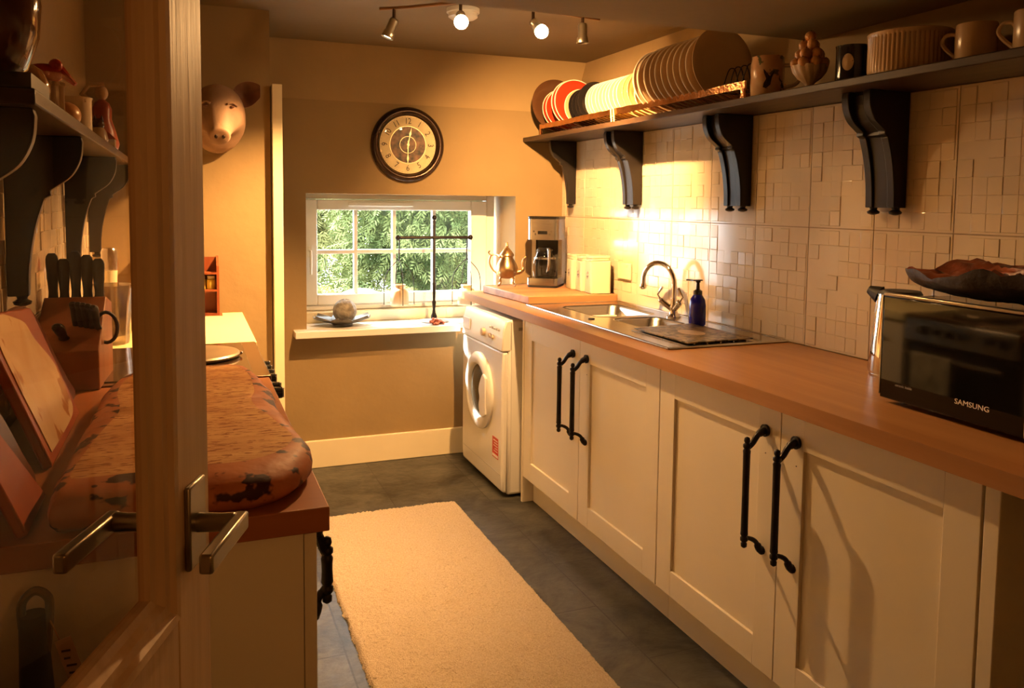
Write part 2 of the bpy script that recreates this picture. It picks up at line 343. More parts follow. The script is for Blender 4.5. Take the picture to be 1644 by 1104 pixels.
# back wall with window opening
WX0, WX1, WZ0, WZ1 = 0.568, 1.727, 0.70, 1.438
mb = MB()
mb.box(0.3, WX0, YB, 4.72, 0, 1.915); mb.box(WX1, 2.3, YB, 4.72, 0, 1.915)
mb.box(WX0, WX1, YB, 4.72, 0, WZ0); mb.box(WX0, WX1, YB, 4.72, WZ1, 1.915)
wall_b = struct(mb.obj('wall_back', 'wall'))
mb = MB(); mb.prism([(YB, 1.915), (YB + 0.035, 2.3), (4.72, 2.3), (4.72, 1.915)], 'x', 0.3, 2.3)
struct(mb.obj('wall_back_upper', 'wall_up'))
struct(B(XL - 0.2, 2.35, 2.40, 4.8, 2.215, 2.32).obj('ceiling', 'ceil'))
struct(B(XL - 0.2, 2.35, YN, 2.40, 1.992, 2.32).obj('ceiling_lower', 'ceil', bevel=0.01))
# doorway wall and the hall behind the camera
mb = MB(); mb.box(XL, -0.29, 0.06, 0.22, 0, 1.992); mb.box(0.62, XR, 0.06, 0.22, 0, 1.992)
struct(mb.obj('wall_near', 'wall'))
struct(B(XL - 0.2, 2.3, YN - 0.1, YN, 0, 2.3).obj('wall_hall', 'wall'))
pdt = thing('added_pendant', 'small added pendant lamp carrying the unseen fill light behind the viewer', 'lamp', (.52, -.62, 1.992))  # unseen pendant, added as a fitting for the fill light
MB().tube([(.52, -.62, 1.992), (.52, -.62, 1.74)], .003, 6).obj('cord', 'blackmatt', pdt)
MB().lathe([(.016, 1.70), (.018, 1.745)], (.52, -.62, 0), 14).obj('lamp_holder', 'nickel', pdt)
struct(B(0.345, 1.42, 4.28, YB, 0, 0.145).obj('baseboard_back', 'skirt', bevel=0.003))
struct(B(0.350, 0.392, 3.70, 3.95, 0, 1.90).obj('trim_1', 'skirt', bevel=0.002))

# tiled splashbacks : embossed little squares inside 29 x 41.5 cm tiles
def tiles(x, sgn, y0, y1, z0, z1, ystart, zj, parent):
    bk = MB(); bk.box(min(x, x + sgn * 0.004), max(x, x + sgn * 0.004), y0, y1, z0, z1)
    bk.obj('tile_grout', 'grout', parent)
    t = MB(); W, H = 0.2895, 0.415; rnd = random.Random(3)
    ky = math.floor((y0 - ystart) / W); 
    while ystart + ky * W < y1:
        a = ystart + ky * W
        kz = math.floor((z0 - zj) / H)
        while zj + kz * H < z1:
            c = zj + kz * H
            ya, yb, za, zb = max(a + .0018, y0), min(a + W - .0018, y1), max(c + .0018, z0), min(c + H - .0018, z1)
            if yb - ya > 0.01 and zb - za > 0.01:
                t.box(min(x + sgn * .003, x + sgn * .006), max(x + sgn * .003, x + sgn * .006), ya, yb, za, zb)
                nw, nh = 6, 8; m = 0.008
                cw, ch = (W - 2 * m) / nw, (H - 2 * m) / nh
                for i in range(nw):
                    for j in range(nh):
                        hh = rnd.choice([0, 0, 0.0006, 0.0012, 0.0018, 0.0026])
                        tx, tz = rnd.uniform(-.00035, .00035), rnd.uniform(-.00035, .00035)
                        if hh == 0: continue
                        p0, p1, q0, q1 = a + m + i * cw, a + m + (i + 1) * cw, c + m + j * ch, c + m + (j + 1) * ch
                        p0, p1, q0, q1 = max(p0, ya), min(p1, yb), max(q0, za), min(q1, zb)
                        if p1 - p0 < .01 or q1 - q0 < .01: continue
                        e = 0.0015; xb = x + sgn * .006; xt = x + sgn * (.006 + hh)
                        bq = [(xb, p0, q0), (xb, p1, q0), (xb, p1, q1), (xb, p0, q1)]
                        tq = [(xt + sgn * (tx + tz), p0 + e, q0 + e), (xt + sgn * (-tx + tz), p1 - e, q0 + e), (xt - sgn * (tx + tz), p1 - e, q1 - e), (xt + sgn * (tx - tz), p0 + e, q1 - e)]
                        t._add(bq + tq, [(4, 5, 6, 7), (0, 1, 5, 4), (1, 2, 6, 5), (2, 3, 7, 6), (3, 0, 4, 7)])
            kz += 1
        ky += 1
    t.obj('tiles', 'tile', parent)
tiles(XR, -1, 0.3, YB, 0.912, 1.741, 1.69, 1.326, wall_r)
tiles(XL, 1, 0.6, 3.74, 0.93, 1.50, 0.8, 1.10, wall_l)

# ---------------------------------------------------------------- window
win = struct(empty('window_1', (1.12, 4.60, 0.80)))
fx0, fx1, fz0, fz1, fy0, fy1 = 0.555, 1.70, 0.795, 1.440, 4.56, 4.63
def frame(x0, x1, z0, z1, wl, wr, wb, wt, y0, y1):
    m = MB(); m.box(x0, x0 + wl, y0, y1, z0, z1); m.box(x1 - wr, x1, y0, y1, z0, z1)
    m.box(x0 + wl, x1 - wr, y0, y1, z0, z0 + wb); m.box(x0 + wl, x1 - wr, y0, y1, z1 - wt, z1); return m
frame(fx0, fx1, fz0, fz1, .03, .05, .03, .03, 4.57, 4.64).obj('outer_frame', 'upvc', win, bevel=.004)
frame(0.587, 1.648, 0.826, 1.408, .075, .10, .058, .058, 4.555, 4.61).obj('sash', 'upvc', win, bevel=.006)
gx0, gx1, gz0, gz1 = 0.662, 1.548, 0.884, 1.350
m = MB()
for x in (0.874, 1.093, 1.328): m.box(x - .010, x + .010, 4.565, 4.600, gz0, gz1)
m.box(gx0, gx1, 4.5655, 4.5995, 1.108, 1.130)
m.obj('glazing_bars', 'upvc', win, bevel=.002)
B(gx0 - .002, gx1 + .002, 4.580, 4.584, gz0 - .002, gz1 + .002).obj('glass_pane', 'pane', win)
m = B(0.83, 1.20, 4.540, 4.556, 1.372, 1.396); m.obj('trickle_vent', 'upvc', win, bevel=.004)
m = MB().box(.612, .630, 4.548, 4.556, 1.09, 1.15); m.tube([(.621, 4.552, 1.125), (.621, 4.520, 1.125), (.621, 4.517, 1.10), (.622, 4.52, 1.00)], [.007, .007, .008, .006], 8)
m.obj('window_handle', 'white_paint', win, smooth=True)
sill = B(0.500, 1.375, 4.205, 4.32, 0.700, 0.735); sill.box(WX0 + .001, WX1 - .001, 4.31, 4.56, .70, .735)
struct(sill.obj('trim_sill', 'white_paint', bevel=.003))
struct(B(WX0 + .001, WX1 - .001, 4.50, 4.66, .7355, .793).obj('trim_ledge', 'skirt', bevel=.002))

# ---------------------------------------------------------------- garden outside
struct(B(-3, 6, 4.80, 12, -0.3, -0.05).obj('ground_outside', 'gravel'))
def hedge(name, label, cx, cy, rx, ry, z0, z1, n, mm, seed, fs=1.0):
    rnd = random.Random(seed); m = MB()
    for i in range(n):
        a = rnd.uniform(-PI, 0.0) if rnd.random() < .8 else rnd.uniform(0, PI); z = rnd.uniform(z0, z1); q = rnd.uniform(.74, 1.04) * (1 - .25 * ((z - z0) / (z1 - z0)) ** 2)
        wob = 1 + .10 * math.sin(3 * a + seed) + .10 * math.sin(5 * z + a * 2)
        p = Vector((cx + rx * q * wob * math.cos(a), cy + ry * q * wob * math.sin(a), z))
        d = Vector((math.cos(a) * .6 + rnd.uniform(-.5, .5), math.sin(a) * .6 + rnd.uniform(-.5, .5), rnd.uniform(-1.1, .0))).normalized() * rnd.uniform(.06, .13) * fs
        up_ = Vector((rnd.uniform(-1, 1), rnd.uniform(-1, 1), rnd.uniform(-1, 1)))
        s = d.cross(up_).normalized()
        for k in range(3):      # feathery spray: three finger pairs along the twig
            b = p + d * (k * .3); f = d * .45
            for sg in (-1, 1):
                e = b + f * (1 - k * .15) + s * sg * d.length * (.45 - .1 * k)
                m._add([b, (b + e) / 2 + f * .22, e, (b + e) / 2 - f * .22], [(0, 1, 2, 3)])
    th = thing(name, label, 'tree', (cx, cy, -.05))
    m.obj('foliage', mm, th)
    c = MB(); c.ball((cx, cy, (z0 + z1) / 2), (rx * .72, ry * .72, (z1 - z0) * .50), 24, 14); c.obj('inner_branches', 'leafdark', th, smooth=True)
    MB().tube([(cx, cy, -.05), (cx, cy, z0 + .4)], .09, 10).obj('trunk', 'bark', th)
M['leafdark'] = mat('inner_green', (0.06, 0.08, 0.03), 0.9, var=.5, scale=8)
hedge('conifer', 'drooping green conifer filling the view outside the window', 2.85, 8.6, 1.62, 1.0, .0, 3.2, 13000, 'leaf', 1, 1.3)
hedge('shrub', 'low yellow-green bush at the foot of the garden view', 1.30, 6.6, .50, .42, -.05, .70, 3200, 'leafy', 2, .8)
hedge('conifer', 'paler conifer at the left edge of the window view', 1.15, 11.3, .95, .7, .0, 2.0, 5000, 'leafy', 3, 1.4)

# ================================================================= RIGHT RUN
XD = 1.44
def door_panel(m, x, y0, y1, z0, z1, fw=.085, t=.02, dirx=-1):
    # shaker door, face at x (facing -x)
    b = x + t * -dirx
    xs = sorted((x, b)); xp = sorted((x - dirx * .009, b))
    m.box(*xs, y0, y0 + fw, z0, z1); m.box(*xs, y1 - fw, y1, z0, z1)
    m.box(*xs, y0 + fw, y1 - fw, z0, z0 + fw); m.box(*xs, y0 + fw, y1 - fw, z1 - fw, z1)
    m.box(*xp, y0 + fw, y1 - fw, z0 + fw, z1 - fw)
    return m
def bow_handle(x, y, ztop, zbot, parent, s=-1, reach=.062):
    out = x + s * reach
    zt, zb = ztop - .034, zbot + .038
    m = MB()
    m.lathe([(.0, -.006), (.017, -.006), (.016, 0.002), (.006, .006)], (x + s * .002, y, ztop), 16, 'x', False)
    m.tube(cat([(x, y, ztop), (x + s * reach * .19, y, ztop - .001), (x + s * reach * .48, y, ztop - .012), (x + s * reach * .73, y, ztop - .032), (out, y, zt - .010)], 5), [.013] * 4 + [.0105] * 5 + [.008] * 6 + [.0075] * 6, 10)
    m.obj('handle_arm', 'iron', parent, smooth=True); m = MB()
    m.tube(cat([(x, y, zbot), (x + s * reach * .16, y, zbot + .004), (x + s * reach * .36, y, zbot + .026), (x + s * reach * .65, y, zbot + .038), (out, y, zb + .006)], 5), [.012] * 4 + [.010] * 5 + [.0065] * 6 + [.006] * 6, 10)
    m.obj('handle_arm', 'iron', parent, smooth=True)
    prof = [(.003, zb - .022), (.008, zb - .018), (.0085, zb - .010), (.006, zb - .006), (.0105, zb - .001), (.0105, zb + .006), (.0075, zb + .010), (.0105, zb + .016), (0.0098, zb + .024), (.0092, (zt + zb) / 2), (.0098, zt - .024), (.0105, zt - .016), (.0075, zt - .010), (.0105, zt - .006), (.0105, zt + .001), (.006, zt + .005), (.0085, zt + .011), (.007, zt + .019), (.002, zt + .022)]
    MB().lathe(prof, (out, y, 0), 16).obj('handle_bar', 'iron', parent, smooth=True, angle=60)
def cabinet(y0, ym, y1, label):
    t = thing('base_cabinet', label, 'cabinet', (1.73, (y0 + y1) / 2, 0))
    m = MB(); a = XD + .021
    m.box(a, 1.995, y0, y0 + .018, .11, .868); m.box(a, 1.995, y1 - .018, y1, .11, .868)
    m.box(a, 1.995, y0 + .018, y1 - .018, .11, .128); m.box(1.985, 1.995, y0 + .018, y1 - .018, .128, .868)
    m.box(a, a + .018, ym - .02, ym + .02, .128, .868); m.box(a, a + .018, y0 + .018, y1 - .018, .85, .8675)
    m.obj('carcass', 'cream', t)
    B(1.495, 1.513, y0, y1, 0.0, .11).obj('plinth', 'cream', t)
    for (c, d_, hy) in ((y0, ym, ym - .062), (ym, y1, ym + .058)):
        dm = door_panel(MB(), XD, c + .0015, d_ - .0015, .127, .865)
        dr = dm.obj('cabinet_door', 'cream', t, bevel=.0012)
        bow_handle(XD, hy, .797, .465, dr)
        k = MB(); k.lathe([(.0, .0), (.0018, .0), (.0018, .001)], (XD - .001, hy + (.0 if hy < ym else 0), .735), 8, 'x'); k.obj('screw_hole', 'blackmatt', dr)
cabinet(2.290, 2.880, 3.456, 'double cream shaker base cabinet under the sink, beside the washing machine')
cabinet(1.112, 1.697, 2.288, 'double cream shaker base cabinet under the microwave end of the worktop')
tag(B(XD, 1.995, 3.46, 3.478, 0, .868).obj('end_panel', 'cream', bevel=.001), 'narrow cream upright panel between washing machine and sink cabinet', 'panel')
tag(B(XD + .001, 1.995, 1.074, 1.108, 0, .868).obj('end_panel', 'cream', bevel=.002), 'cream end panel beside the dark gap at the near end of the units', 'panel')

# worktop with sink cut-out  (hole x 1.58..1.95, y 2.72..3.48)
WF = 1.410
m = MB(); HX0, HX1, HY0, HY1 = 1.60, 1.945, 2.75, 3.50
wy0 = .45
m.box(WF, HX0, wy0, YB - .003, .87, .91); m.box(HX1, 2.012, wy0, YB - .003, .87, .91)
m.box(HX0, HX1, wy0, HY0, .87, .91); m.box(HX0, HX1, HY1, YB - .003, .87, .91)
tag(m.obj('worktop', 'worktop'), 'long orange-brown wood worktop running over the sink and white machine', 'worktop')
# far end support of the worktop
tag(B(1.95, 2.0, .50, .56, 0, .869).obj('support_leg', 'cream'), 'cream leg holding up the near end of the worktop', 'leg')

# ---------------------------------------------------------------- washing machine
t = thing('washing_machine', 'white front-loading washing machine below the worktop beside the window', 'washing machine', (1.66, 3.83, 0))
wx, wya, wyb, wz = 1.362, 3.533, 4.128, .852
m = MB(); m.box(wx + .03, 1.94, wya, wyb, .012, wz)
m.obj('cabinet', 'white_enamel', t, bevel=.012)
for y in (wya + .06, wyb - .06):
    for x in (wx + .06, 1.88): MB().lathe([(.02, 0), (.02, .014)], (x, y, 0), 12).obj('foot', 'blackmatt', t)
# bowed front with a lower plinth flap
pf = [(wx + .031, .02), (wx + .004, .03), (wx, .10), (wx, .60), (wx + .002, .70), (wx + .031, .70)]
m = MB(); m.prism(pf, 'y', wya, wyb); fr = m.obj('front_panel', 'white_enamel', t, bevel=.010)
m = MB(); m.box(wx - .0012, wx + .002, wya + .015, wyb - .015, .108, .110); m.obj('flap_seam', 'grey_plastic', t)
# control panel, raked back
pc = [(wx + .031, .703), (wx - .004, .703), (wx + .003, .80), (wx + .018, .848), (wx + .05, .852), (wx + .05, .703)]
m = MB(); m.prism(pc, 'y', wya, wyb); cp = m.obj('control_panel', 'white_enamel', t, bevel=.006)
def on_panel(y, z, r, d, name, mm, seg=20):
    q = MB(); q.lathe([(r, 0), (r * .92, d), (r * .5, d + .001)], (0, 0, 0), seg, 'x'); q.xf(lambda v: Vector((wx + .001 - v.x, v.y + y, v.z + z))); return q.obj(name, mm, cp, smooth=True)
on_panel(3.79, .762, .021, .016, 'programme_dial', 'stoneware')
on_panel(3.70, .757, .012, .010, 'small_dial', 'stoneware'); on_panel(3.665, .755, .012, .010, 'small_dial', 'stoneware')
for i in range(5): on_panel(3.58 + i * .030, .800, .006, .005, 'button', 'grey_plastic', 10)
m = B(wx - .0055, wx - .002, 4.00, 4.11, .74, .80); m.obj('detergent_drawer', 'white_enamel', cp, bevel=.002)
# porthole
pd = empty('door', (0, 0, 0)); pd.parent = t; pd.location = (0, 0, 0)
for ch in (pd,): ch.matrix_parent_inverse = Matrix.Identity(4)
cy, cz = 3.835, .46
ring = MB(); ring.lathe([(.188, 0), (.190, .012), (.180, .022), (.160, .028), (.140, .026), (.128, .016), (.125, .004)], (0, 0, 0), 56, 'x', False)
ring.xf(lambda v: Vector((wx - v.x, cy + v.y, cz + v.z * 1.02)))
bpy.data.objects.remove(pd)
dr = ring.obj('door_ring', 'white_enamel', t, smooth=True, angle=50)
g = MB(); g.lathe([(.128, .008), (.115, .012), (.08, .020), (.04, .025), (.001, .026)], (0, 0, 0), 40, 'x', False)
g.xf(lambda v: Vector((wx - v.x, cy + v.y, cz + v.z * 1.02))); g.obj('porthole_glass', 'darkglass', dr, smooth=True)
# white handle lobe biting into the glass on the near side
h = MB(); pts = [(-.155, .09), (-.118, .105), (-.078, .062), (-.060, .02), (-.072, -.02), (-.062, -.06), (-.082, -.10), (-.118, -.11), (-.155, -.09)]
pts = cat1(pts, 4); h.prism([(cy + a, cz + b) for a, b in pts], 'x', wx - .034, wx - .020); h.obj('door_handle', 'white_enamel', dr, bevel=.004)
st = MB(); st.box(wx - .0014, wx - .0006, 3.575, 3.655, .175, .275); sk = st.obj('sticker', 'red_label', fr); 
st = MB()
for i, wln in enumerate((.9, .75, .85, .6, .8)): st.box(wx - .0020, wx - .0014, 3.582, 3.582 + .065 * wln, .258 - i * .013, .2615 - i * .013)
st.box(wx - .002, wx - .0014, 3.578, 3.652, .180, .192)
st.obj('sticker_print', 'white_print', sk)
m = MB(); m.box(wx + .045, wx + .046, wya - .0015, wya + .001, .03, .84); m.box(wx + .08, wx + .10, wya - .0015, wya + .001, .80, .815); m.obj('side_seam', 'grey_plastic', t)

# ---------------------------------------------------------------- sink
SX0, SX1, SY0, SY1 = 1.505, 2.005, 2.345, 3.585
t = thing('sink', 'steel one-and-a-half bowl inset sink with drainer set in the worktop', 'sink', (1.76, 2.96, .91))
def sheet_with_holes(m, x0, x1, y0, y1, z0, z1, holes):
    xs = sorted({x0, x1, *[h[0] for h in holes], *[h[1] for h in holes]}); ys = sorted({y0, y1, *[h[2] for h in holes], *[h[3] for h in holes]})
    for i in range(len(xs) - 1):
        for j in range(len(ys) - 1):
            cx, cy = (xs[i] + xs[i + 1]) / 2, (ys[j] + ys[j + 1]) / 2
            if not any(h[0] < cx < h[1] and h[2] < cy < h[3] for h in holes): m.box(xs[i], xs[i + 1], ys[j], ys[j + 1], z0, z1)
bowls = [(1.625, 1.925, 3.085, 3.475), (1.655, 1.885, 2.785, 3.035)]
def rrect(x0, x1, y0, y1, r, n=6):
    o = []
    for (cx, cy, a0) in ((x1 - r, y1 - r, 0), (x0 + r, y1 - r, PI / 2), (x0 + r, y0 + r, PI), (x1 - r, y0 + r, 1.5 * PI)):
        for k in range(n + 1): a = a0 + PI / 2 * k / n; o.append((cx + r * math.cos(a), cy + r * math.sin(a)))
    return o
m = MB(); sheet_with_holes(m, SX0, SX1, SY0, SY1, .9102, .9160, bowls)
m.obj('rim', 'steel', t)
m = MB()   # raised edge bead
for a, b in (((SX0, SY0), (SX1, SY0)), ((SX1, SY0), (SX1, SY1)), ((SX1, SY1), (SX0, SY1)), ((SX0, SY1), (SX0, SY0))):
    m.tube([(a[0], a[1], .914), (b[0], b[1], .914)], .005, 8)
for i in range(7): y = 0; m.tube([(1.58 + i * .055, SY0 + .04, .9165), (1.58 + i * .055, 2.72, .9165)], .003, 6)
m.obj('drainer_ribs', 'steel', t, smooth=True)
for (x0, x1, y0, y1), dp in zip(bowls, (.15, .09)):
    m = MB(); rings = [(0.0, .9175, .05), (-.004, .916, .05), (.006, .905, .05), (.012, .916 - dp + .03, .06), (.035, .916 - dp + .004, .06), (.06, .916 - dp, .05)]
    n = None
    for k, (ins, z, r) in enumerate(rings):
        p = rrect(x0 + ins, x1 - ins, y0 + ins, y1 - ins, r); n = len(p); base = len(m.v)
        m.v += [(a, b, z) for a, b in p]
        if k: m.f += [(base - n + i, base - n + (i + 1) % n, base + (i + 1) % n, base + i) for i in range(n)]; m.mi += [0] * n
    m.f.append(tuple(range(len(m.v) - n, len(m.v)))); m.mi.append(0)
    # corner fillets between square cut-out and rounded bowl mouth
    for (cx, cy_, sx, sy) in ((x0, y0, 1, 1), (x1, y0, -1, 1), (x1, y1, -1, -1), (x0, y1, 1, -1)):
        r = .05; arc = [(cx + sx * (r - r * math.cos(a)), cy_ + sy * (r - r * math.sin(a))) for a in [PI / 2 * k / 6 for k in range(7)]]
        m._add([(cx, cy_, .9162)] + [(a, b, .9162) for a, b in arc], [(0, i + 1, i + 2) for i in range(6)])
    bo = m.obj('bowl', 'steel', t, smooth=True, angle=50)
    q = MB(); q.lathe([(.03, 0), (.028, .003), (.012, .004), (.001, .002)], ((x0 + x1) / 2, (y0 + y1) / 2, .917 - dp), 20); q.obj('drain', 'chrome', bo, smooth=True)
m = MB(); m.lathe([(.014, 0), (.014, .004), (.004, .005)], (1.575, 3.05, .916), 14); m.obj('overflow_cap', 'blackmatt', t, smooth=True)

# tap
t = thing('kitchen_tap', 'chrome swan-neck mixer tap with two lever handles behind the sink', 'tap', (1.94, 2.995, .916))
tx, ty = 1.942, 2.995
m = MB(); m.lathe([(.032, .9162), (.032, .922), (.020, .932), (.016, .950), (.018, .958), (.014, .975), (.012, 1.0)], (tx, ty, 0), 24); m.obj('base', 'chrome', t, smooth=True)
arc = [(tx, ty, .97), (tx, ty, 1.06)]
cyc = ty + .095
for k in range(15):
    a = PI * k / 14 * 1.0; arc.append((tx - .04 * (1 - math.cos(a)) / 2 * 1.0, cyc - .095 * math.cos(a) + .0, 1.06 + .085 * math.sin(a)))
arc.append((tx - .04, cyc + .096, 1.045))
m = MB(); m.tube(arc, .0105, 14); e = arc[-1]; m.lathe([(.010, 0.0), (.0135, -.002), (.0135, -.012), (.016, -.016), (.012, -.024), (.006, -.026)][::-1], (e[0], e[1], e[2]), 16)
m.obj('spout', 'chrome', t, smooth=True)
for s_, dx, dy in ((1, -.035, .042), (-1, -.005, -.052)):
    m = MB(); m.tube([(tx, ty, .945), (tx + dx, ty + dy, .985)], [.011, .013], 12); m.ball((tx + dx, ty + dy, .985), .014, 14, 8); m.tube([(tx + dx, ty + dy, .985), (tx + dx * 1.15, ty + dy * 1.25 - .012 * -s_, 1.01), (tx + dx * 1.05, ty + dy * .85, 1.045)], [.004, .004, .006], 8)
    m.obj('tap_lever', 'chrome', t, smooth=True)
# soap bottle
t = thing('soap_bottle', 'cobalt blue pump soap bottle with a black top beside the tap', 'bottle', (1.905, 2.765, .9162))
m = MB(); m.lathe([(.030, 0), (.034, .004), (.0345, .03), (.034, .08), (.030, .105), (.020, .120), (.016, .126)], (1.905, 2.765, .9165), 28); m.obj('bottle_body', 'cobalt', t, smooth=True)
m = MB(); m.lathe([(.018, 1.041), (.018, 1.056), (.008, 1.062), (.0065, 1.088), (.010, 1.090), (.010, 1.098)], (1.905, 2.765, 0), 18); m.box(1.875, 1.92, 2.755, 2.775, 1.096, 1.101); m.tube([(1.885, 2.775, 1.098), (1.885, 2.815, 1.0955)], .004, 8); m.obj('pump', 'black', t, smooth=True)
# glass board on drainer
t = thing('worktop_saver', 'floral patterned glass board lying on the sink drainer', 'board', (1.73, 2.55, .92))
m = MB(); m.prism([(1.600, 2.372), (1.885, 2.385), (1.872, 2.765), (1.590, 2.722)], 'z', .9210, .9260); m.obj('glass_board', 'pattern', t, bevel=.001)
for x, y in ((1.63, 2.40), (1.86, 2.41), (1.85, 2.73), (1.62, 2.70)): MB().lathe([(.008, .9196), (.008, .9211)], (x, y, 0), 10).obj('rubber_foot', 'blackmatt', t)
m = MB(); m.lathe([(.001, .9262), (.055, .9262), (.055, .92635), (.001, .92635)], (1.74, 2.56, 0), 30, sx=.8, sy=1.15, cap=False); m.obj('printed_medallion', 'stoneware', t)

# chopping block
t = tag(MB().prism([(1.530, 3.625), (2.005, 3.600), (2.000, 4.23), (1.50, 4.20)], 'z', .9105, .950).obj('chopping_board', 'butcher', bevel=.004), 'thick butcher-block board on the worktop holding the coffee maker', 'chopping board')

# coffee maker
t = thing('coffee_maker', 'steel and black filter coffee maker with glass jug in the corner', 'coffee maker')
def cm_prism(x0, x1, y0, y1, z0, z1, r=.03): return MB().prism(rrect(x0, x1, y0, y1, r), 'z', z0, z1)
cm_prism(-.095, .095, -.115, .11, .0, .012).obj('foot_plate', 'blackmatt', t)
cm_prism(-.098, .098, -.118, .11, .012, .050).obj('base', 'steel', t, smooth=True)
cm_prism(-.09, .09, .025, .11, .048, .26).obj('rear_tank', 'blackmatt', t, smooth=True)
cm_prism(-.098, .098, -.105, .11, .255, .365).obj('brew_head', 'steel', t, smooth=True)
cm_prism(-.10, .10, -.107, .112, .365, .380).obj('lid', 'black', t, bevel=.003)
B(-.098, -.072, .01, .11, .05, .26).obj('side_panel', 'steel', t); B(.072, .098, .01, .11, .05, .26).obj('side_panel', 'steel', t)
m = MB(); m.box(-.03, .03, -.107, -.1045, .285, .302); m.obj('display', 'black', t)
for x in (-.055, -.045, .045, .055): MB().lathe([(.005, 0), (.004, .003)], (x, -.105, .30 if abs(x) > .05 else .285), 10, 'y').obj('button', 'chrome', t)
cj = thing('glass_jug', 'x', 'x'); del cj['label']; del cj['category']; cj.parent = t; cj.name = 'carafe'
m = MB(); m.lathe([(.062, .054), (.074, .060), (.079, .10), (.075, .14), (.056, .175), (.050, .19), (.054, .20)], (0, -.045, 0), 32, cap=False); m.lathe([(.001, .056), (.055, .055)], (0, -.04, 0), 32, cap=False); m.obj('jug_body', 'coffee_jug', cj, smooth=True)
m = MB(); m.lathe([(.001, .215), (.04, .212), (.051, .203), (.051, .196)], (0, -.04, 0), 28, cap=False); m.obj('jug_lid', 'black', cj, smooth=True)
m = MB(); m.lathe([(.0715, .150), (.0695, .160)], (0, -.04, 0), 28, cap=False); m.obj('jug_band', 'steel', cj)
m = MB(); m.tube(cat([(.03, -.085, .205), (.045, -.115, .20), (.05, -.125, .16), (.045, -.12, .11), (.035, -.10, .085)], 5), .009, 10); m.obj('jug_handle', 'steel', cj, smooth=True)
t.scale = (.86, .9, 1.0); place(t, (1.815, 4.06, .9505), -.66)
for o in (t,): pass
m = MB(); m.tube(cat([(1.90, 4.0, 1.03), (1.96, 3.96, 1.02), (1.985, 3.93, 1.035), (2.01, 3.91, 1.03)], 5), .003, 6); tag(m.obj('power_cord', 'black', smooth=True), 'short black cord from the coffee maker to the tiled wall', 'cord')

# copper teapot
t = thing('teapot', 'ornate copper teapot on scrolled feet beside the coffee maker', 'teapot', (0, 0, 0))
m = MB(); m.lathe([(.012, .040), (.030, .043), (.050, .058), (.060, .080), (.060, .098), (.052, .122), (.038, .145), (.032, .158), (.038, .163), (.038, .168)], seg=32)
for k in range(12):
    a = 2 * PI * k / 12
m.obj('body', 'teapot', t, smooth=True, angle=60)
m = MB(); m.lathe([(.040, .168), (.038, .174), (.026, .190), (.012, .206), (.006, .210), (.010, .216), (.005, .222), (.008, .230), (.001, .240)], seg=24); m.obj('lid', 'teapot', t, smooth=True, angle=60)
m = MB(); m.tube(cat([(.050, 0, .075), (.075, 0, .080), (.088, 0, .10), (.088, 0, .135), (.098, 0, .155), (.106, 0, .158)], 5), [.014] * 5 + [.012] * 5 + [.009] * 5 + [.007] * 5 + [.006] * 6, 12); m.obj('spout', 'teapot', t, smooth=True)
m = MB(); m.tube(cat([(-.034, 0, .155), (-.06, 0, .170), (-.085, 0, .165), (-.096, 0, .135), (-.088, 0, .105), (-.068, 0, .080), (-.055, 0, .070)], 5), [.005, .006, .007] + [.005] * 28, 8); m.tube(cat([(-.085, 0, .165), (-.10, 0, .180), (-.092, 0, .190)], 4), .004, 6); m.obj('handle', 'teapot', t, smooth=True)
for k in range(4):
    a = PI / 4 + PI / 2 * k; c_, s_ = math.cos(a), math.sin(a)
    MB().tube(cat([(.035 * c_, .035 * s_, .052), (.052 * c_, .052 * s_, .040), (.046 * c_, .046 * s_, .020), (.060 * c_, .060 * s_, .006), (.070 * c_, .070 * s_, .010)], 4), [.008] + [.005] * 15 + [.004], 8).obj('foot', 'teapot', t, smooth=True)
place(t, (1.612, 4.13, .9495), -.38)

# canisters
M['dark_floral'] = spots('floral_transfer', (0.62, 0.52, 0.36), (0.10, 0.08, 0.07), (0.5, 0.4, 0.28), 90, 0.5, 0.4, 0)
def canister(x, y, s, h, label):
    t = thing('storage_canister', label, 'canister', (0, 0, 0), 'square cream canisters')
    m = MB().prism(rrect(-s, s, -s, s, .012), 'z', 0, h); m.obj('jar_body', 'ceramic_cream', t, smooth=True, bevel=.004)
    m = MB(); m.prism(rrect(-s * .92, s * .92, -s * .92, s * .92, .016), 'z', h, h + .012); m.prism(rrect(-s * .96, s * .96, -s * .96, s * .96, .016), 'z', h + .012, h + .026); m.obj('lid', 'ceramic_cream', t, smooth=True, bevel=.003)
    p = MB(); p.lathe([(.001, 0), (.016, 0), (.016, .0006)], (0, 0, 0), 20, 'x'); p.xf(lambda v: Vector((-s - v.x, v.y, v.z * 1.3 + h * .55)))
    p.obj('printed_oval', 'dark_floral', t)
    return place(t, (x, y, .9505), -.15)
canister(1.925, 3.896, .050, .158, 'cream square canister farthest from the tap, nearest the coffee maker')
canister(1.925, 3.784, .050, .158, 'middle cream square canister of the row on the board')
canister(1.925, 3.668, .054, .165, 'largest cream square canister, nearest the sink')
# wall socket
t = thing('wall_socket', 'white double socket on the tiles beside the canisters', 'socket', (2.01, 3.53, 1.08))
B(2.000, 2.011, 3.475, 3.60, 1.03, 1.11).obj('face_plate', 'ceramic_cream', t, bevel=.003)
for y in (3.505, 3.565): B(1.996, 2.0005, y - .006, y + .006, 1.092, 1.106).obj('switch', 'ceramic_cream', t, bevel=.001)

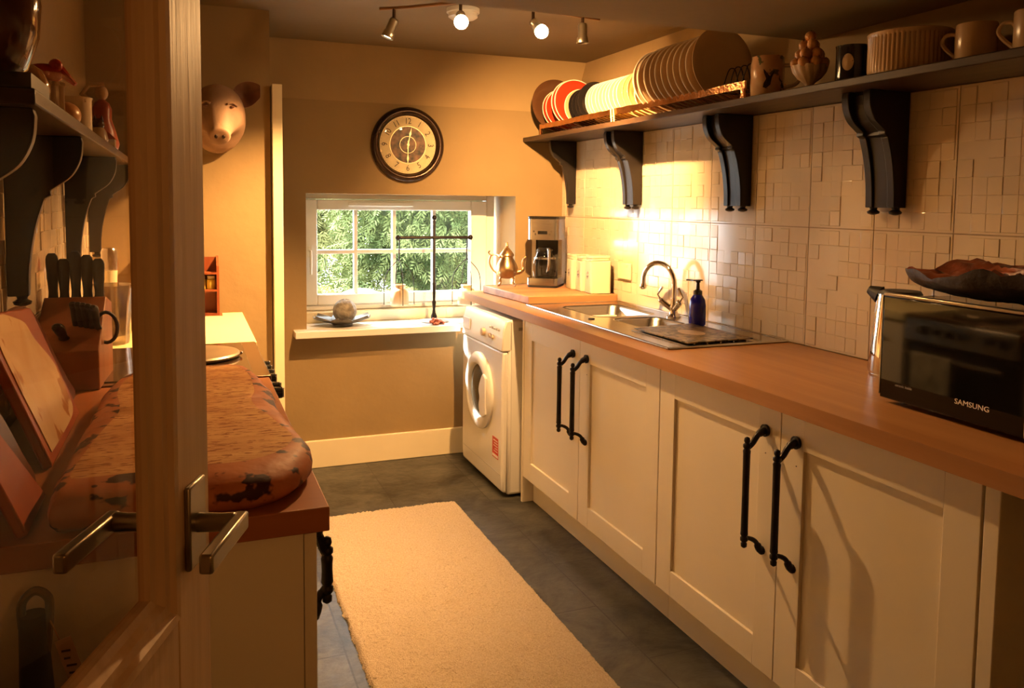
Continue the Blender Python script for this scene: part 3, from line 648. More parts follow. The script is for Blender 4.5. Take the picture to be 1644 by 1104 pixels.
# ---------------------------------------------------------------- microwave etc.
t = thing('microwave', 'black mirror-fronted microwave at the near end of the worktop', 'microwave', (0, 0, 0))
B(.016, .36, -.245, .245, .014, .262).obj('case', 'black', t, bevel=.004)
B(0, .016, -.245, .245, .012, .268).obj('door', 'microglass', t, bevel=.003)
B(-.0004, .02, -.245, .245, .268, .276).obj('top_trim', 'nickel', t, bevel=.002)
B(.0, .012, .2455, .249, .02, .27).obj('edge_trim', 'nickel', t)
for x in (.05, .32):
    for y in (-.2, .2): MB().lathe([(.014, 0), (.014, .016)], (x, y, 0), 12).obj('rubber_foot', 'blackmatt', t)
m = MB(); m.text('SAMSUNG', .017, lambda v: Vector((-.0006 - v.z, -v.x * 1.15 - .022, v.y * 1.0 + .052))); m.obj('brand_lettering', 'white_print', t)
m = MB(); m.text('ceramic inside', .009, lambda v: Vector((-.0006 - v.z, -v.x + .17, v.y + .052))); m.obj('small_lettering', 'grey_plastic', t)
place(t, (1.612, 1.305, .9102), -.03)
# rough wooden bowl on the microwave
t = thing('wooden_bowl', 'rough-edged dark wooden bowl lying on top of the microwave', 'bowl', (0, 0, 0))
def bowlmesh(inner):
    m = MB(); n = 96; rows = 16
    for j in range(rows + 1):
        q = j / rows
        for i in range(n):
            a = 2 * PI * i / n; ca, sa = math.cos(a), math.sin(a)
            w_ = 1 + .05 * math.sin(3 * a + 1) + .04 * math.sin(7 * a)
            rx, ry = .15 * w_, .30 * w_
            rim = .058 + .016 * ca + .045 * (.5 - .5 * sa) + .010 * math.sin(6 * a + 2) + .012 * noise.noise(Vector((ca * 6, sa * 6, 0)))
            if inner: rr = .96 * q; z = rim - .004 - .012 * (1 - q ** 3) + (.010 * noise.noise(Vector((rr * 7 * ca, rr * 9 * sa, 4))) + .006 * noise.noise(Vector((rr * 20 * ca, rr * 22 * sa, 9)))) * min(1, 3 * (1 - q) + .4)
            else: rr = .42 + .58 * math.sin(q * PI / 2) ** .8; z = rim * q ** 1.7 + .004 * noise.noise(Vector((ca * 9, sa * 9, q * 4))) * (q > 0)
            m.v.append((rx * rr * ca, ry * rr * sa, max(0, z)))
    m.f = [(j * n + i, j * n + (i + 1) % n, (j + 1) * n + (i + 1) % n, (j + 1) * n + i) for j in range(rows) for i in range(n)]
    m.mi = [0] * len(m.f); return m, n, rows
m, n, rows = bowlmesh(False)
m.f.append(tuple(range(n))); m.mi.append(0)
m2, _, _ = bowlmesh(True); b0 = len(m.v); m.cur = 1
m._add(m2.v, m2.f)
m.f += [(rows * n + i, rows * n + (i + 1) % n, b0 + rows * n + (i + 1) % n, b0 + rows * n + i) for i in range(n)]; m.mi += [1] * n
m.obj('bowl_shell', ['driftdark', 'driftwood'], t, smooth=True, angle=80)
place(t, (1.78, 1.275, 1.187), .03)
# kettle behind microwave
t = thing('jug_kettle', 'polished steel jug with a dark spout lip behind the microwave', 'kettle', (1.91, 1.765, .9102))
m = MB(); m.lathe([(.074, .918), (.078, .93), (.074, .98), (.068, 1.06), (.062, 1.13), (.060, 1.150)], (1.905, 1.765, 0), 32); m.obj('body', 'chrome', t, smooth=True)
m = MB(); m.lathe([(.074, .9103), (.076, .919)], (1.905, 1.765, 0), 32); m.obj('base_ring', 'steel', t, smooth=True)
m = MB(); m.lathe([(.061, 1.150), (.055, 1.160), (.01, 1.164)], (1.905, 1.765, 0), 24); m.tube([(1.875, 1.81, 1.145), (1.862, 1.838, 1.158)], [.026, .012], 10); m.obj('lid', 'blackmatt', t, smooth=True)
m = MB(); m.tube(cat([(1.93, 1.71, 1.14), (1.95, 1.66, 1.14), (1.955, 1.645, 1.07), (1.94, 1.70, .96)], 5), .009, 10); m.obj('handle', 'black', t, smooth=True)
# cream bread bin / cream kettle at the frame edge
t = thing('bread_bin', 'rounded cream enamel bin at the right edge in front of the microwave', 'bread bin', (1.51, .93, .9102))
m = MB(); m.lathe([(.055, .9105), (.075, .93), (.084, .97), (.084, 1.10), (.080, 1.16), (.070, 1.195)], (1.512, .985, 0), 40); m.obj('bin_body', 'ceramic_beige', t, smooth=True)
m = MB(); m.lathe([(.071, 1.195), (.066, 1.205), (.03, 1.215), (.001, 1.216)], (1.512, .985, 0), 32); m.obj('bin_lid', 'ceramic_beige', t, smooth=True)

# ---------------------------------------------------------------- right shelf
SF = 1.766; SZ0, SZ1 = 1.742, 1.766
tag(B(SF, 2.028, .55, YB - .002, SZ0, SZ1).obj('shelf', 'shelf', bevel=.003), 'long dark wooden shelf above the tiled wall carrying the crockery', 'shelf')
def bracket_profile(D=.155, H=.36):
    s_ = [(D, 0), (D + .003, -.012), (D - .002, -.05), (D - .020, -.085), (D - .048, -.108), (D - .062, -.118), (D - .060, -.128), (D - .072, -.134), (D - .078, -.15), (D - .090, -.19), (D - .100, -.24), (D - .106, -.29), (D - .108, -H + .015)]
    s_ = [s_[0], s_[1]] + cat1(s_[1:6], 4)[1:] + [s_[6]] + cat1(s_[7:], 4)
    return [(0, 0)] + s_ + [(0, -H + .015)]
def bracket(wallx, sgn, z, ys, label, group, H=.36, D=.155):
    t = thing('shelf_bracket', label, 'bracket', (wallx, sum(ys) / len(ys), z), group)
    prof = bracket_profile(D, H)
    for y in ys:
        m = MB(); m.prism([(wallx + sgn * u, z + v) for u, v in prof], 'y', y - .014, y + .014)
        sb_ = m.obj('side_board', 'bracket', t, bevel=.004)
        f = MB(); f.lathe([(.012, 0), (.010, -.006), (.019, -.012), (.017, -.018), (.006, -.022)][::-1], (wallx + sgn * .026, y, z - H + .015), 14); f.obj('turned_knob', 'bracket', sb_, smooth=True)
    if len(ys) > 1:
        ip = [(u * .86, v) for u, v in prof]
        m = MB(); m.prism([(wallx + sgn * u, z + v) for u, v in ip], 'y', min(ys) + .014, max(ys) - .014); m.obj('infill', 'bracket', t)
XT = 2.010
bracket(XT, -1, SZ0, [4.12], 'single black scrolled bracket at the far end of the crockery shelf', None)
bracket(XT, -1, SZ0, [3.41, 3.485], 'black scrolled double bracket above the tap, below the cream plates', None)
bracket(XT, -1, SZ0, [2.60, 2.68], 'black scrolled double bracket above the drainer, below the end of the plate rack', None)
bracket(XT, -1, SZ0, [1.87, 1.955], 'black scrolled double bracket nearest the camera on the crockery shelf', None)

# plate rack
t = thing('plate_rack', 'long hammered copper plate rack on the shelf', 'rack', (1.88, 3.27, SZ1))
RY0, RY1 = 2.385, 4.17
m = MB(); n = 60
for s_ in (1.815, 1.985):
    vs = []
    for i in range(n + 1):
        y = RY0 + (RY1 - RY0) * i / n
        for dz in (-.013, .013):
            for dx in (-.004, .004): vs.append((s_ + dx + .002 * noise.noise(Vector((y * 20, dz * 90, s_))), y, SZ1 + .052 + dz + .0035 * noise.noise(Vector((y * 30, dz * 50, 2 + s_)))))
    m._add(vs, [(4 * i + a, 4 * i + b, 4 * i + 4 + b, 4 * i + 4 + a) for i in range(n) for a, b in ((0, 1), (1, 3), (3, 2), (2, 0))] + [(0, 1, 3, 2), (4 * n, 4 * n + 2, 4 * n + 3, 4 * n + 1)])
m.obj('rails', 'copper', t)
m = MB()
for k in range(48):
    y = RY0 + .02 + k * (RY1 - RY0 - .04) / 47; m.tube([(1.819, y, SZ1 + .045), (1.90, y, SZ1 + .022), (1.981, y, SZ1 + .045)], .002, 5)
m.obj('cross_wires', 'copper', t)
for y in (RY0 + .012, RY1 - .012):
    for x in (1.815, 1.985): B(x - .005, x + .005, y - .008, y + .008, SZ1 + .0003, SZ1 + .042).obj('leg', 'copper', t)
for y in (3.32, 3.345): 
    MB().tube([(1.806, y, SZ1 + .0666), (1.806, y - .01, SZ1 + .0008)], .004, 6).obj('tie', 'ceramic_yellow', t)

# plates
def plate_proto(name, R, mm, rim, label, cat_, group, fluted=0, depth=.016):
    # disc standing on edge, axis along y, face toward -y, base at z=0
    t = thing(name, label, cat_, (0, 0, 0), group)
    m = MB(); seg = 64
    prof = [(.001, .0), (R * .55, .0), (R * .62, -.004), (R * .80, -depth * .6), (R * .985, -depth), (R, -depth + .0015), (R * .985, -depth + .004), (R * .80, -depth * .6 + .004), (R * .6, .002), (R * .55, .005), (.001, .005)]
    m.lathe(prof, (0, 0, R), seg, 'y', False)
    if fluted:
        def fl(v):
            r = math.hypot(v.x, v.z - R); a = math.atan2(v.z - R, v.x)
            k = 1 + (.012 * math.cos(fluted * a) if r > R * .9 else 0)
            return Vector((v.x * k, v.y, R + (v.z - R) * k))
        m.xf(fl)
    m.obj('plate_body', mm, t, smooth=True, angle=60)
    r_ = MB(); r_.lathe([(R * .965, -depth - .0006), (R * 1.003, -depth - .0004), (R * 1.003, -depth + .001)], (0, 0, R), seg, 'y', False); r_.obj('rim', rim, t, smooth=True)
    return t
def row(proto, ys, x, z, tilt, jit=.0):
    for i, y in enumerate(ys):
        o = proto if i == 0 else copy_tree(proto)
        place(o, (x + random.uniform(-1, 1) * jit, y, z), rz=random.uniform(-.03, .03), rx=tilt)
zr = SZ1 + .0255
def frange(a, b, n): return [a + (b - a) * i / (n - 1) for i in range(n)]
p = plate_proto('serving_plate', .145, 'ceramic_brown', 'ceramic_brown', 'large dark brown plate at the far end of the rack', 'plate', None); row(p, [4.13], 1.90, zr, -.18)
p = plate_proto('dinner_plate', .112, 'ceramic_red', 'rim_white', 'smaller red plate at the far left end of the plate rack', 'plate', 'red plates farthest along the rack'); row(p, [4.07, 4.03], 1.90, zr, -.20)
p = plate_proto('dinner_plate', .128, 'ceramic_red', 'rim_white', 'larger bright red plate beside the black plates', 'plate', 'red plates beside the black ones'); row(p, [3.92, 3.88], 1.90, zr, -.20)
p = plate_proto('side_plate', .098, 'ceramic_beige', 'rim_white', 'single small beige plate between the red and the black plates', 'plate', None); row(p, [3.83], 1.90, zr, -.16)
p = plate_proto('side_plate', .096, 'ceramic_black', 'ceramic_black', 'glossy black side plate between the red and the yellow-cream plates', 'plate', 'black plates in the rack'); row(p, [3.79, 3.75, 3.71], 1.90, zr, -.16)
p = plate_proto('side_plate', .106, 'ceramic_black', 'ceramic_black', 'larger black plate touching the yellow-cream plates', 'plate', None); row(p, [3.66], 1.90, zr, -.16)
p = plate_proto('side_plate', .098, 'ceramic_yellow', 'rim_white', 'plain yellow-cream side plate in the middle of the rack', 'plate', 'yellow-cream plates in the rack'); row(p, frange(3.60, 3.29, 10), 1.90, zr, -.14, .002)
p = plate_proto('side_plate', .100, 'ceramic_yellow', 'ceramic_beige', 'scallop-edged cream plate beside the big beige plates', 'plate', 'scalloped plates in the rack', fluted=22); row(p, [3.235, 3.19], 1.90, zr, -.14)
p = plate_proto('side_plate', .085, 'ceramic_yellow', 'rim_white', 'smallest cream plate tucked in front of the scalloped plates', 'plate', None); row(p, [3.14], 1.89, zr, -.12)
p = plate_proto('dinner_plate', .131, 'ceramic_beige', 'rim_white', 'large beige dinner plate with ribbed edge in the plate rack', 'plate', 'ribbed beige dinner plates', fluted=60); row(p, [3.08, 3.04], 1.895, zr, -.12)
p = plate_proto('dinner_plate', .133, 'ceramic_beige', 'rim_white', 'large plain beige dinner plate in the near half of the rack', 'plate', 'plain beige dinner plates'); row(p, frange(2.985, 2.68, 8), 1.895, zr, -.12, .001)
p = plate_proto('serving_plate', .140, 'ceramic_beige', 'ceramic_beige', 'nearest and largest beige plate showing its full face', 'plate', None); row(p, [2.63], 1.895, zr, -.10)
# toast rack
t = thing('toast_rack', 'black wire rack of zigzag loops at the near end of the plate rack', 'rack', (1.88, 2.50, SZ1 + .05))
for k in range(4):
    y = 2.555 - k * .036; z0 = SZ1 + .047
    MB().tube(cat([(1.84, y, z0), (1.862, y - .004, z0 + .075), (1.88, y - .006, z0 + .090), (1.898, y - .004, z0 + .075), (1.92, y, z0)], 4), .0022, 6).obj('wire_loop', 'iron', t, smooth=True)
MB().tube([(1.84, 2.56, z0 - .001), (1.84, 2.44, z0 - .001), (1.92, 2.44, z0 - .001), (1.92, 2.56, z0 - .001), (1.84, 2.56, z0 - .001)], .0022, 6).obj('wire_base', 'iron', t)

# bird jar
t = thing('tall_mug', 'tall cream mug painted with a dark bird and orange flowers', 'mug', (1.86, 2.325, SZ1))
m = MB(); m.lathe([(.052, 0), (.055, .004), (.0545, .02), (.056, .024), (.056, .118), (.054, .122), (.052, .140), (.049, .140), (.049, .02), (.001, .018)], (1.86, 2.325, SZ1 + .0003), 36); m.obj('mug_body', 'birdprint', t, smooth=True, angle=60)
m = MB(); m.tube(cat([(1.895, 2.285, SZ1 + .11), (1.925, 2.25, SZ1 + .10), (1.925, 2.25, SZ1 + .05), (1.895, 2.285, SZ1 + .035)], 5), .007, 8); m.obj('mug_handle', 'stoneware', t, smooth=True)
m = MB()   # bird decal wraps the front of the mug
def wrap(u, v, c=(1.86, 2.325), R=.0582, a0=None):
    a = (math.atan2(-c[1], -c[0]) if a0 is None else a0) + u / R; return (c[0] + R * math.cos(a), c[1] + R * math.sin(a), SZ1 + v)
bird = [(-.004, .028), (.010, .040), (.014, .062), (.024, .085), (.020, .086), (.008, .068), (-.002, .080), (-.014, .094), (-.012, .080), (-.004, .060), (-.012, .045), (-.014, .032)]
for i in range(len(bird)): pass
ctr = (0, .055); vs = [wrap(*ctr)] + [wrap(*b) for b in bird]; m._add(vs, [(0, i + 1, (i + 1) % len(bird) + 1) for i in range(len(bird))]); m.obj('bird_painting', 'bronze', t)
# footed fruit bowl
t = thing('footed_bowl', 'cream swirl-moulded footed bowl heaped with orange fruit', 'bowl', (1.86, 2.12, SZ1))
m = MB(); m.lathe([(.026, 0), (.027, .004), (.016, .010), (.012, .018), (.018, .026), (.036, .040), (.050, .060), (.056, .080), (.054, .081), (.046, .060), (.030, .044), (.001, .036)], (0, 0, 0), 60)
def sw(v):
    r = math.hypot(v.x, v.y); a = math.atan2(v.y, v.x); k = 1 + .045 * math.sin(12 * a + v.z * 60) * (1 if r > .02 else 0); return Vector((v.x * k + 1.86, v.y * k + 2.12, v.z + SZ1 + .0003))
m.xf(sw); m.obj('bowl_body', 'stoneware', t, smooth=True, angle=70)
fr_ = []
for (n_, R_, z_) in ((7, .043, .088), (5, .030, .117), (3, .0185, .146)):
    for k in range(n_): fr_.append((R_, 2 * PI * k / n_ + z_ * 30, z_))
proto = None
for i, (R_, a, z_) in enumerate(fr_):
    if proto is None:
        proto = thing('fruit', 'small glazed orange fruit in the pyramid on the footed bowl', 'fruit', (0, 0, 0), 'fruits heaped on the footed bowl')
        m = MB(); m.lathe([(.001, -.018), (.008, -.0165), (.0145, -.011), (.0178, -.003), (.0178, .004), (.0145, .011), (.008, .0155), (.003, .0155), (.001, .013)], seg=18, cap=False); m.obj('flesh', 'orange', proto, smooth=True)
        MB().tube([(0, 0, .012), (.002, 0, .020)], .0012, 5).obj('stalk', 'bronze', proto)
        o = proto
    else: o = copy_tree(proto)
    place(o, (1.86 + R_ * math.cos(a), 2.12 + R_ * math.sin(a), SZ1 + z_), a, random.uniform(-.5, .5))
o = copy_tree(proto); o['label'] = 'topmost orange fruit crowning the pyramid'; del o['group']; place(o, (1.86, 2.12, SZ1 + .173))
# black tankard
t = thing('tankard', 'black glazed mug with an oval pale badge beside the ribbed dish', 'mug', (1.865, 1.945, SZ1))
m = MB(); m.lathe([(.046, 0), (.048, .004), (.046, .02), (.046, .105), (.048, .112), (.044, .112), (.042, .02), (.001, .016)], (1.865, 1.945, SZ1 + .0003), 32); m.obj('mug_body', 'ceramic_black', t, smooth=True, angle=60)
m = MB(); m.tube(cat([(1.88, 1.90, SZ1 + .10), (1.89, 1.868, SZ1 + .098), (1.892, 1.862, SZ1 + .05), (1.88, 1.90, SZ1 + .025)], 5), .007, 8); m.obj('mug_handle', 'ceramic_black', t, smooth=True)
m = MB(); a0 = math.atan2(-1.945, -1.865) - .25; c2 = (1.865, 1.945); n = 20
m._add([wrap(0, .06, c2, .0486, a0)] + [wrap(.017 * math.cos(2 * PI * k / n), .06 + .025 * math.sin(2 * PI * k / n), c2, .0486, a0) for k in range(n)], [(0, k + 1, (k + 1) % n + 1) for k in range(n)]); m.obj('badge', 'bluewhite', t)
# ribbed souffle dish
t = thing('souffle_dish', 'wide ribbed beige souffle dish on the shelf', 'dish', (1.875, 1.745, SZ1))
m = MB(); m.lathe([(.104, 0), (.106, .003), (.107, .012), (.107, .100), (.110, .103), (.111, .112), (.108, .114), (.100, .112), (.098, .02), (.001, .014)], (0, 0, 0), 216)
def rb(v):
    r = math.hypot(v.x, v.y); a = math.atan2(v.y, v.x); k = 1 + (.016 * math.cos(54 * a) if (r > .104 and .008 < v.z < .101) else 0); return Vector((v.x * k + 1.878, v.y * k + 1.745, v.z + SZ1 + .0003))
m.xf(rb); m.obj('dish_body', 'ceramic_beige', t, smooth=True, angle=50)
# cream mugs
def mug(x, y, r, h, label):
    t = thing('mug', label, 'mug', (0, 0, 0)); t.name = 'cream_mug'
    m = MB(); m.lathe([(r * .96, 0), (r, .003), (r, h - .002), (r * .98, h), (r * .92, h - .001), (r * .91, .01), (.001, .008)], seg=36); m.obj('mug_body', 'ceramic_beige', t, smooth=True, angle=50)
    m = MB(); m.tube(cat([(-r * .96, 0, .018), (-r - .022, 0, .040), (-r - .036, 0, .062), (-r - .026, 0, .080), (-r - .006, 0, .080), (-r + .001, 0, .070)], 5), .0040, 8, flat=1.3); m.obj('mug_handle', 'ceramic_beige', t, smooth=True)
    return place(t, (x, y, SZ1 + .0003), -1.27)
mug(1.875, 1.535, .048, .098, 'cream mug with curled handle, left of the two beside the ribbed dish')
mug(1.875, 1.375, .048, .100, 'cream mug with curled handle cut off by the right edge')

# ================================================================= BACK WALL OBJECTS
# clock
cx, cz, cy = 1.10, 1.702, YB - .001
t = thing('wall_clock', 'round dark bronze wall clock with parchment dial above the window', 'clock', (cx, cy, cz))
def ycl(m, prof, seg=64, cap=False): m.lathe([(r, -h) for r, h in prof], (cx, cy, cz), seg, 'y', cap); return m
ycl(MB(), [(.150, .0), (.196, .0), (.200, .010), (.196, .024), (.184, .036), (.170, .038), (.162, .030), (.158, .018), (.153, .014)]).obj('frame', 'bronze', t, smooth=True, angle=60)
ycl(MB(), [(.001, .0105), (.157, .0105), (.157, .012), (.156, .0125), (.001, .0125)]).obj('dial', 'dial', t)
ycl(MB(), [(.001, .0126), (.097, .0126), (.098, .0140), (.001, .0140)]).obj('dial_centre', 'dialbrown', t)
m = MB()
for (r0, r1) in ((.096, .099), (.043, .045), (.150, .151)): ycl(m, [(r0, .0142), (r1, .0142), (r1, .0148), (r0, .0148)])
m.obj('dial_rings', 'gold', t)
m = MB()
for k in range(1, 13):
    a = PI / 2 - 2 * PI * k / 12; R_ = .124; rot = 0
    if True:
        th = a - PI / 2
        if k in (4, 5, 6, 7, 8): th += PI if k != 6 else PI
        c_, s_ = math.cos(th), math.sin(th)
        bx, bz = cx + R_ * math.cos(a), cz + R_ * math.sin(a)
        m.text(str(k), .044, lambda v: Vector((bx + v.x * .85 * c_ - v.y * s_, cy - .0136 - v.z, bz + v.x * .85 * s_ + v.y * c_)), .0003)
m.obj('numerals', 'dark_print', t)
m = MB()
for k in range(60):
    a = 2 * PI * k / 60; m.box(cx + .147 * math.cos(a) - .001, cx + .147 * math.cos(a) + .001, cy - .0132, cy - .0126, cz + .147 * math.sin(a) - .001, cz + .147 * math.sin(a) + .001)
m.obj('minute_marks', 'dark_print', t)
def hand(ang, L_, name):
    m = MB(); poly = [(-.0015, -.022), (.0015, -.022), (.003, 0), (.0015, L_ * .45), (.006, L_ * .62), (.0015, L_ * .78), (0, L_), (-.0015, L_ * .78), (-.006, L_ * .62), (-.0015, L_ * .45), (-.003, 0)]
    c_, s_ = math.cos(ang), math.sin(ang)
    m.prism([(cx + u * s_ + v * c_, cz - u * c_ + v * s_) for u, v in poly], 'y', cy - .019, cy - .0175); m.obj(name, 'gold', t)
hand(-PI / 2 - .02, .118, 'minute_hand'); hand(PI / 2 - .20, .095, 'hour_hand')
MB().lathe([(.007, -.022), (.007, -.016)], (cx, cy, cz), 16, 'y').obj('centre_boss', 'gold', t)
ycl(MB(), [(.001, .034), (.08, .032), (.130, .029), (.161, .0235)]).obj('glass_cover', 'pane', t, smooth=True)

# balance-scale stand
zs = .7355
SXc, SYc = 1.272, 4.37
t = thing('candle_stand', 'dark iron cross-shaped stand with hooks on the windowsill', 'stand', (SXc, SYc, zs))
m = MB(); m.lathe([(.085, 0), (.085, .006), (.07, .010), (.02, .016), (.001, .018)], (SXc, SYc, zs + .0003), 36); m.obj('base_plate', 'petal', t, smooth=True)
m = MB(); m.lathe([(.016, .016), (.018, .03), (.010, .05), (.0075, .07), (.012, .11), (.007, .12), (.0085, .15), (.011, .215), (.008, .22), (.008, .56), (.001, .57)], (SXc, SYc, zs), 16); m.ball((SXc, SYc, zs + .578), .014, 14, 8); m.obj('upright', 'iron', t, smooth=True)
m = MB(); m.tube([(SXc - .20, SYc, 1.204), (SXc + .205, SYc, 1.204)], .009, 10); m.ball((SXc - .205, SYc, 1.204), .015, 12, 8); m.ball((SXc + .21, SYc, 1.204), .015, 12, 8); m.obj('cross_bar', 'iron', t, smooth=True)
def pan(x, label, zoff=0):
    t = thing('hanging_lantern', label, 'lantern', (x, SYc, .83), 'wire hangers on the stand')
    m = MB()
    for s_ in (-1, 1):
        m.tube(cat([(x, SYc, 1.085), (x + s_ * .02, SYc, 1.07), (x + s_ * .065, SYc, 1.02), (x + s_ * .082, SYc, .96), (x + s_ * .084, SYc, .84 + zoff)], 5), .0022, 6)
        m.tube(cat([(x, SYc, 1.085), (x, SYc + s_ * .02, 1.07), (x, SYc + s_ * .065, 1.02), (x, SYc + s_ * .082, .96), (x, SYc + s_ * .084, .84 + zoff)], 5), .0022, 6)
    m.obj('wire_arms', 'iron', t, smooth=True)
    m = MB(); m.tube([(x, SYc, 1.192), (x, SYc - .006, 1.165), (x, SYc, 1.14), (x, SYc + .004, 1.12), (x, SYc, 1.085)], .0032, 6); m.obj('chain', 'iron', t, smooth=True)
    m = MB(); m.lathe([(.001, .833 + zoff), (.086, .833 + zoff), (.089, .842 + zoff), (.084, .841 + zoff), (.001, .838 + zoff)], (x, SYc, 0), 32, cap=False); m.obj('glass_tray', 'clearglass', t, smooth=True)
pan(1.074, 'wire hanger and glass tray under the left arm of the stand'); pan(1.462, 'wire hanger and glass tray under the right arm of the stand', -.012)
def jar(x, z, label):
    t = thing('stoneware_jar', label, 'jar', (x, SYc, z))
    m = MB(); m.lathe([(.046, 0), (.050, .004), (.050, .072), (.040, .086), (.028, .092), (.026, .098), (.032, .102), (.032, .110), (.026, .111), (.024, .09), (.001, .085)], (x, SYc, z + .0003), 32); m.obj('jar_body', 'stoneware', t, smooth=True, angle=50)
jar(1.076, .8383, 'squat beige stoneware jar on the left hanging tray'); jar(1.462, .8263, 'squat beige stoneware jar on the right hanging tray')
m = MB(); rnd = random.Random(5)
for k in range(46):
    a, r_ = rnd.uniform(0, 6.28), rnd.uniform(0, .042); p = Vector((SXc - .02 + r_ * math.cos(a) * 1.1, SYc - .105 + r_ * math.sin(a) * .6, zs + .006 + rnd.uniform(0, .034) * (1 - r_ / .05)))
    m.ball(p, (rnd.uniform(.006, .012), rnd.uniform(.006, .012), rnd.uniform(.004, .009)), 7, 5)
o = m.obj('dried_flowers', 'potpourri'); tag(o, 'little heap of dried reddish petals at the foot of the stand', 'dried flowers'); o['kind'] = 'stuff'
# petal bowl and ball
bx, by = .765, 4.372
t = thing('leaf_dish', 'dark grey flower-shaped dish on the left of the windowsill', 'dish', (bx, by, zs))
m = MB(); m.lathe([(.001, .0), (.05, .0), (.055, .006), (.05, .016), (.001, .014)], (bx, by, zs + .0003), 24, cap=False); m.obj('dish_base', 'petal', t, smooth=True)
for k in range(6):
    a = 2 * PI * k / 6 + .35; m = MB(); nu, nv = 9, 7
    for side in (0, 1):
        for i in range(nu):
            for j in range(nv):
                u = i / (nu - 1); v = (j / (nv - 1) - .5) * 2
                wd = .062 * math.sin(PI * (u * .82 + .14)) ** .7
                r_ = .03 + .135 * u; z = .012 + .030 * u ** 1.6 + .014 * (v * v) * u + side * .003 + (k % 2) * .004
                x_, y_ = r_, v * wd
                m.v.append((bx + x_ * math.cos(a) - y_ * math.sin(a), by + (x_ * math.sin(a) + y_ * math.cos(a)) * .80, zs + z))
    n = nu * nv
    for side in (0, 1):
        m.f += [(side * n + i * nv + j, side * n + (i + 1) * nv + j, side * n + (i + 1) * nv + j + 1, side * n + i * nv + j + 1) for i in range(nu - 1) for j in range(nv - 1)]
    ed = [i * nv for i in range(nu)] + [(nu - 1) * nv + j for j in range(1, nv)] + [i * nv + nv - 1 for i in range(nu - 2, -1, -1)] + [j for j in range(nv - 2, 0, -1)]
    m.f += [(ed[i], ed[(i + 1) % len(ed)], n + ed[(i + 1) % len(ed)], n + ed[i]) for i in range(len(ed))]
    m.mi = [0] * len(m.f); m.obj('petal', 'petal', t, smooth=True)
m = MB(); m.ball((0, 0, 0), .062, 40, 24)
m.xf(lambda v: v * (1 + .03 * math.sin(14 * math.atan2(v.y, v.x) + v.z * 60)) + Vector((bx + .012, by, zs + .0172 + .062)))
tag(m.obj('decorative_ball', 'stone', smooth=True, angle=80), 'grey woven-looking ball resting in the dark petal dish', 'ball')

# ================================================================= TRACK LIGHT
M['trackmetal'] = mat('brown_track_metal', (0.26, 0.14, 0.07), 0.35, 0.9)
barp = cat([(.717, 3.235, 2.152), (.82, 3.154, 2.152), (.969, 3.01, 2.152), (1.05, 2.985, 2.152), (1.16, 2.982, 2.152), (1.26, 2.988, 2.152), (1.39, 3.01, 2.152), (1.582, 3.044, 2.152)], 5)
t = thing('track_light', 'wavy copper-toned ceiling track carrying four spotlights', 'ceiling light', (1.16, 2.99, 2.215))
MB().tube(barp, .0065, 10).obj('bar', 'trackmetal', t, smooth=True)
m = MB(); m.lathe([(.05, 2.196), (.055, 2.2147)], (1.16, 2.985, 0), 28); m.tube([(1.16, 2.985, 2.2), (1.16, 2.985, 2.15)], .008, 10); m.obj('ceiling_mount', 'trackmetal', t, smooth=True)
def head(bp, d, lit, stem=.05, bulbr=0.0, energy=0, spot=None, aim=None):
    bp = Vector(bp); j = bp - Vector((0, 0, stem)); d = Vector(d).normalized()
    hd = empty('spotlight', tuple(bp)); hd.parent = t; hd.location = bp - t.location
    MB().tube([bp, j], .0065, 8).obj('stem', 'bronze', hd, smooth=True)
    q = d.to_track_quat('Z', 'Y')
    prof = [(.006, -.012), (.016, -.008), (.019, 0), (.019, .042), (.022, .046), (.025, .068), (.024, .070), (.020, .062)] if not bulbr else [(.006, -.010), (.015, -.006), (.018, 0), (.019, .028), (.017, .030), (.012, .026)]
    m = MB(); m.lathe(prof, (0, 0, 0), 22, cap=False); m.xf(lambda v: q @ v + j); m.obj('lamp_housing', 'nickel', hd, smooth=True, angle=50)
    if bulbr:
        m = MB(); m.ball((0, 0, .026 + bulbr * .9), bulbr, 18, 12); m.xf(lambda v: q @ v + j); m.obj('bulb', 'bulb', hd, smooth=True)
        src = j + d * (.026 + bulbr * 2 + .006)
    else:
        m = MB(); m.lathe([(.001, .060), (.021, .060), (.022, .064), (.001, .0655)], (0, 0, 0), 20, cap=False); m.xf(lambda v: q @ v + j)
        m.obj('lamp_lens', 'bulb' if lit else 'clearglass', hd, smooth=True); src = j + d * .078
    if energy:
        ld = bpy.data.lights.new('bulb_light', 'POINT'); ld.energy = energy; ld.color = WARM; ld.shadow_soft_size = .02
        lo = bpy.data.objects.new('bulb_light', ld); C.objects.link(lo); lo.parent = hd; lo.location = src - bp
    if spot:
        en, ang, bl = spot
        ld = bpy.data.lights.new('spot_light', 'SPOT'); ld.energy = en; ld.color = WARM; ld.spot_size = ang; ld.spot_blend = bl; ld.shadow_soft_size = .02
        lo = bpy.data.objects.new('spot_light', ld); C.objects.link(lo); lo.parent = hd; lo.location = src - bp
        lo.rotation_mode = 'QUATERNION'; lo.rotation_quaternion = (-d if aim is None else (src - Vector(aim))).to_track_quat('Z', 'Y')
    return hd
head((.765, 3.20, 2.152), (-.50, .12, -1.25), True, .05, 0, 0, (LAMP_SPOT * 3.4, 1.75, 1.0))
head((.975, 3.008, 2.152), (-.18, -.75, -.75), True, .045, .027, LAMP_POINT, (LAMP_SPOT * 1.1, 2.1, 1.0))
head((1.265, 2.988, 2.152), (.45, -.30, -.60), True, .05, .027, LAMP_POINT, (LAMP_SPOT * 3.4, 1.9, 1.0), (2.0, 3.92, 1.18))
head((1.50, 3.03, 2.152), (0.02, .0, -1), False, .035)
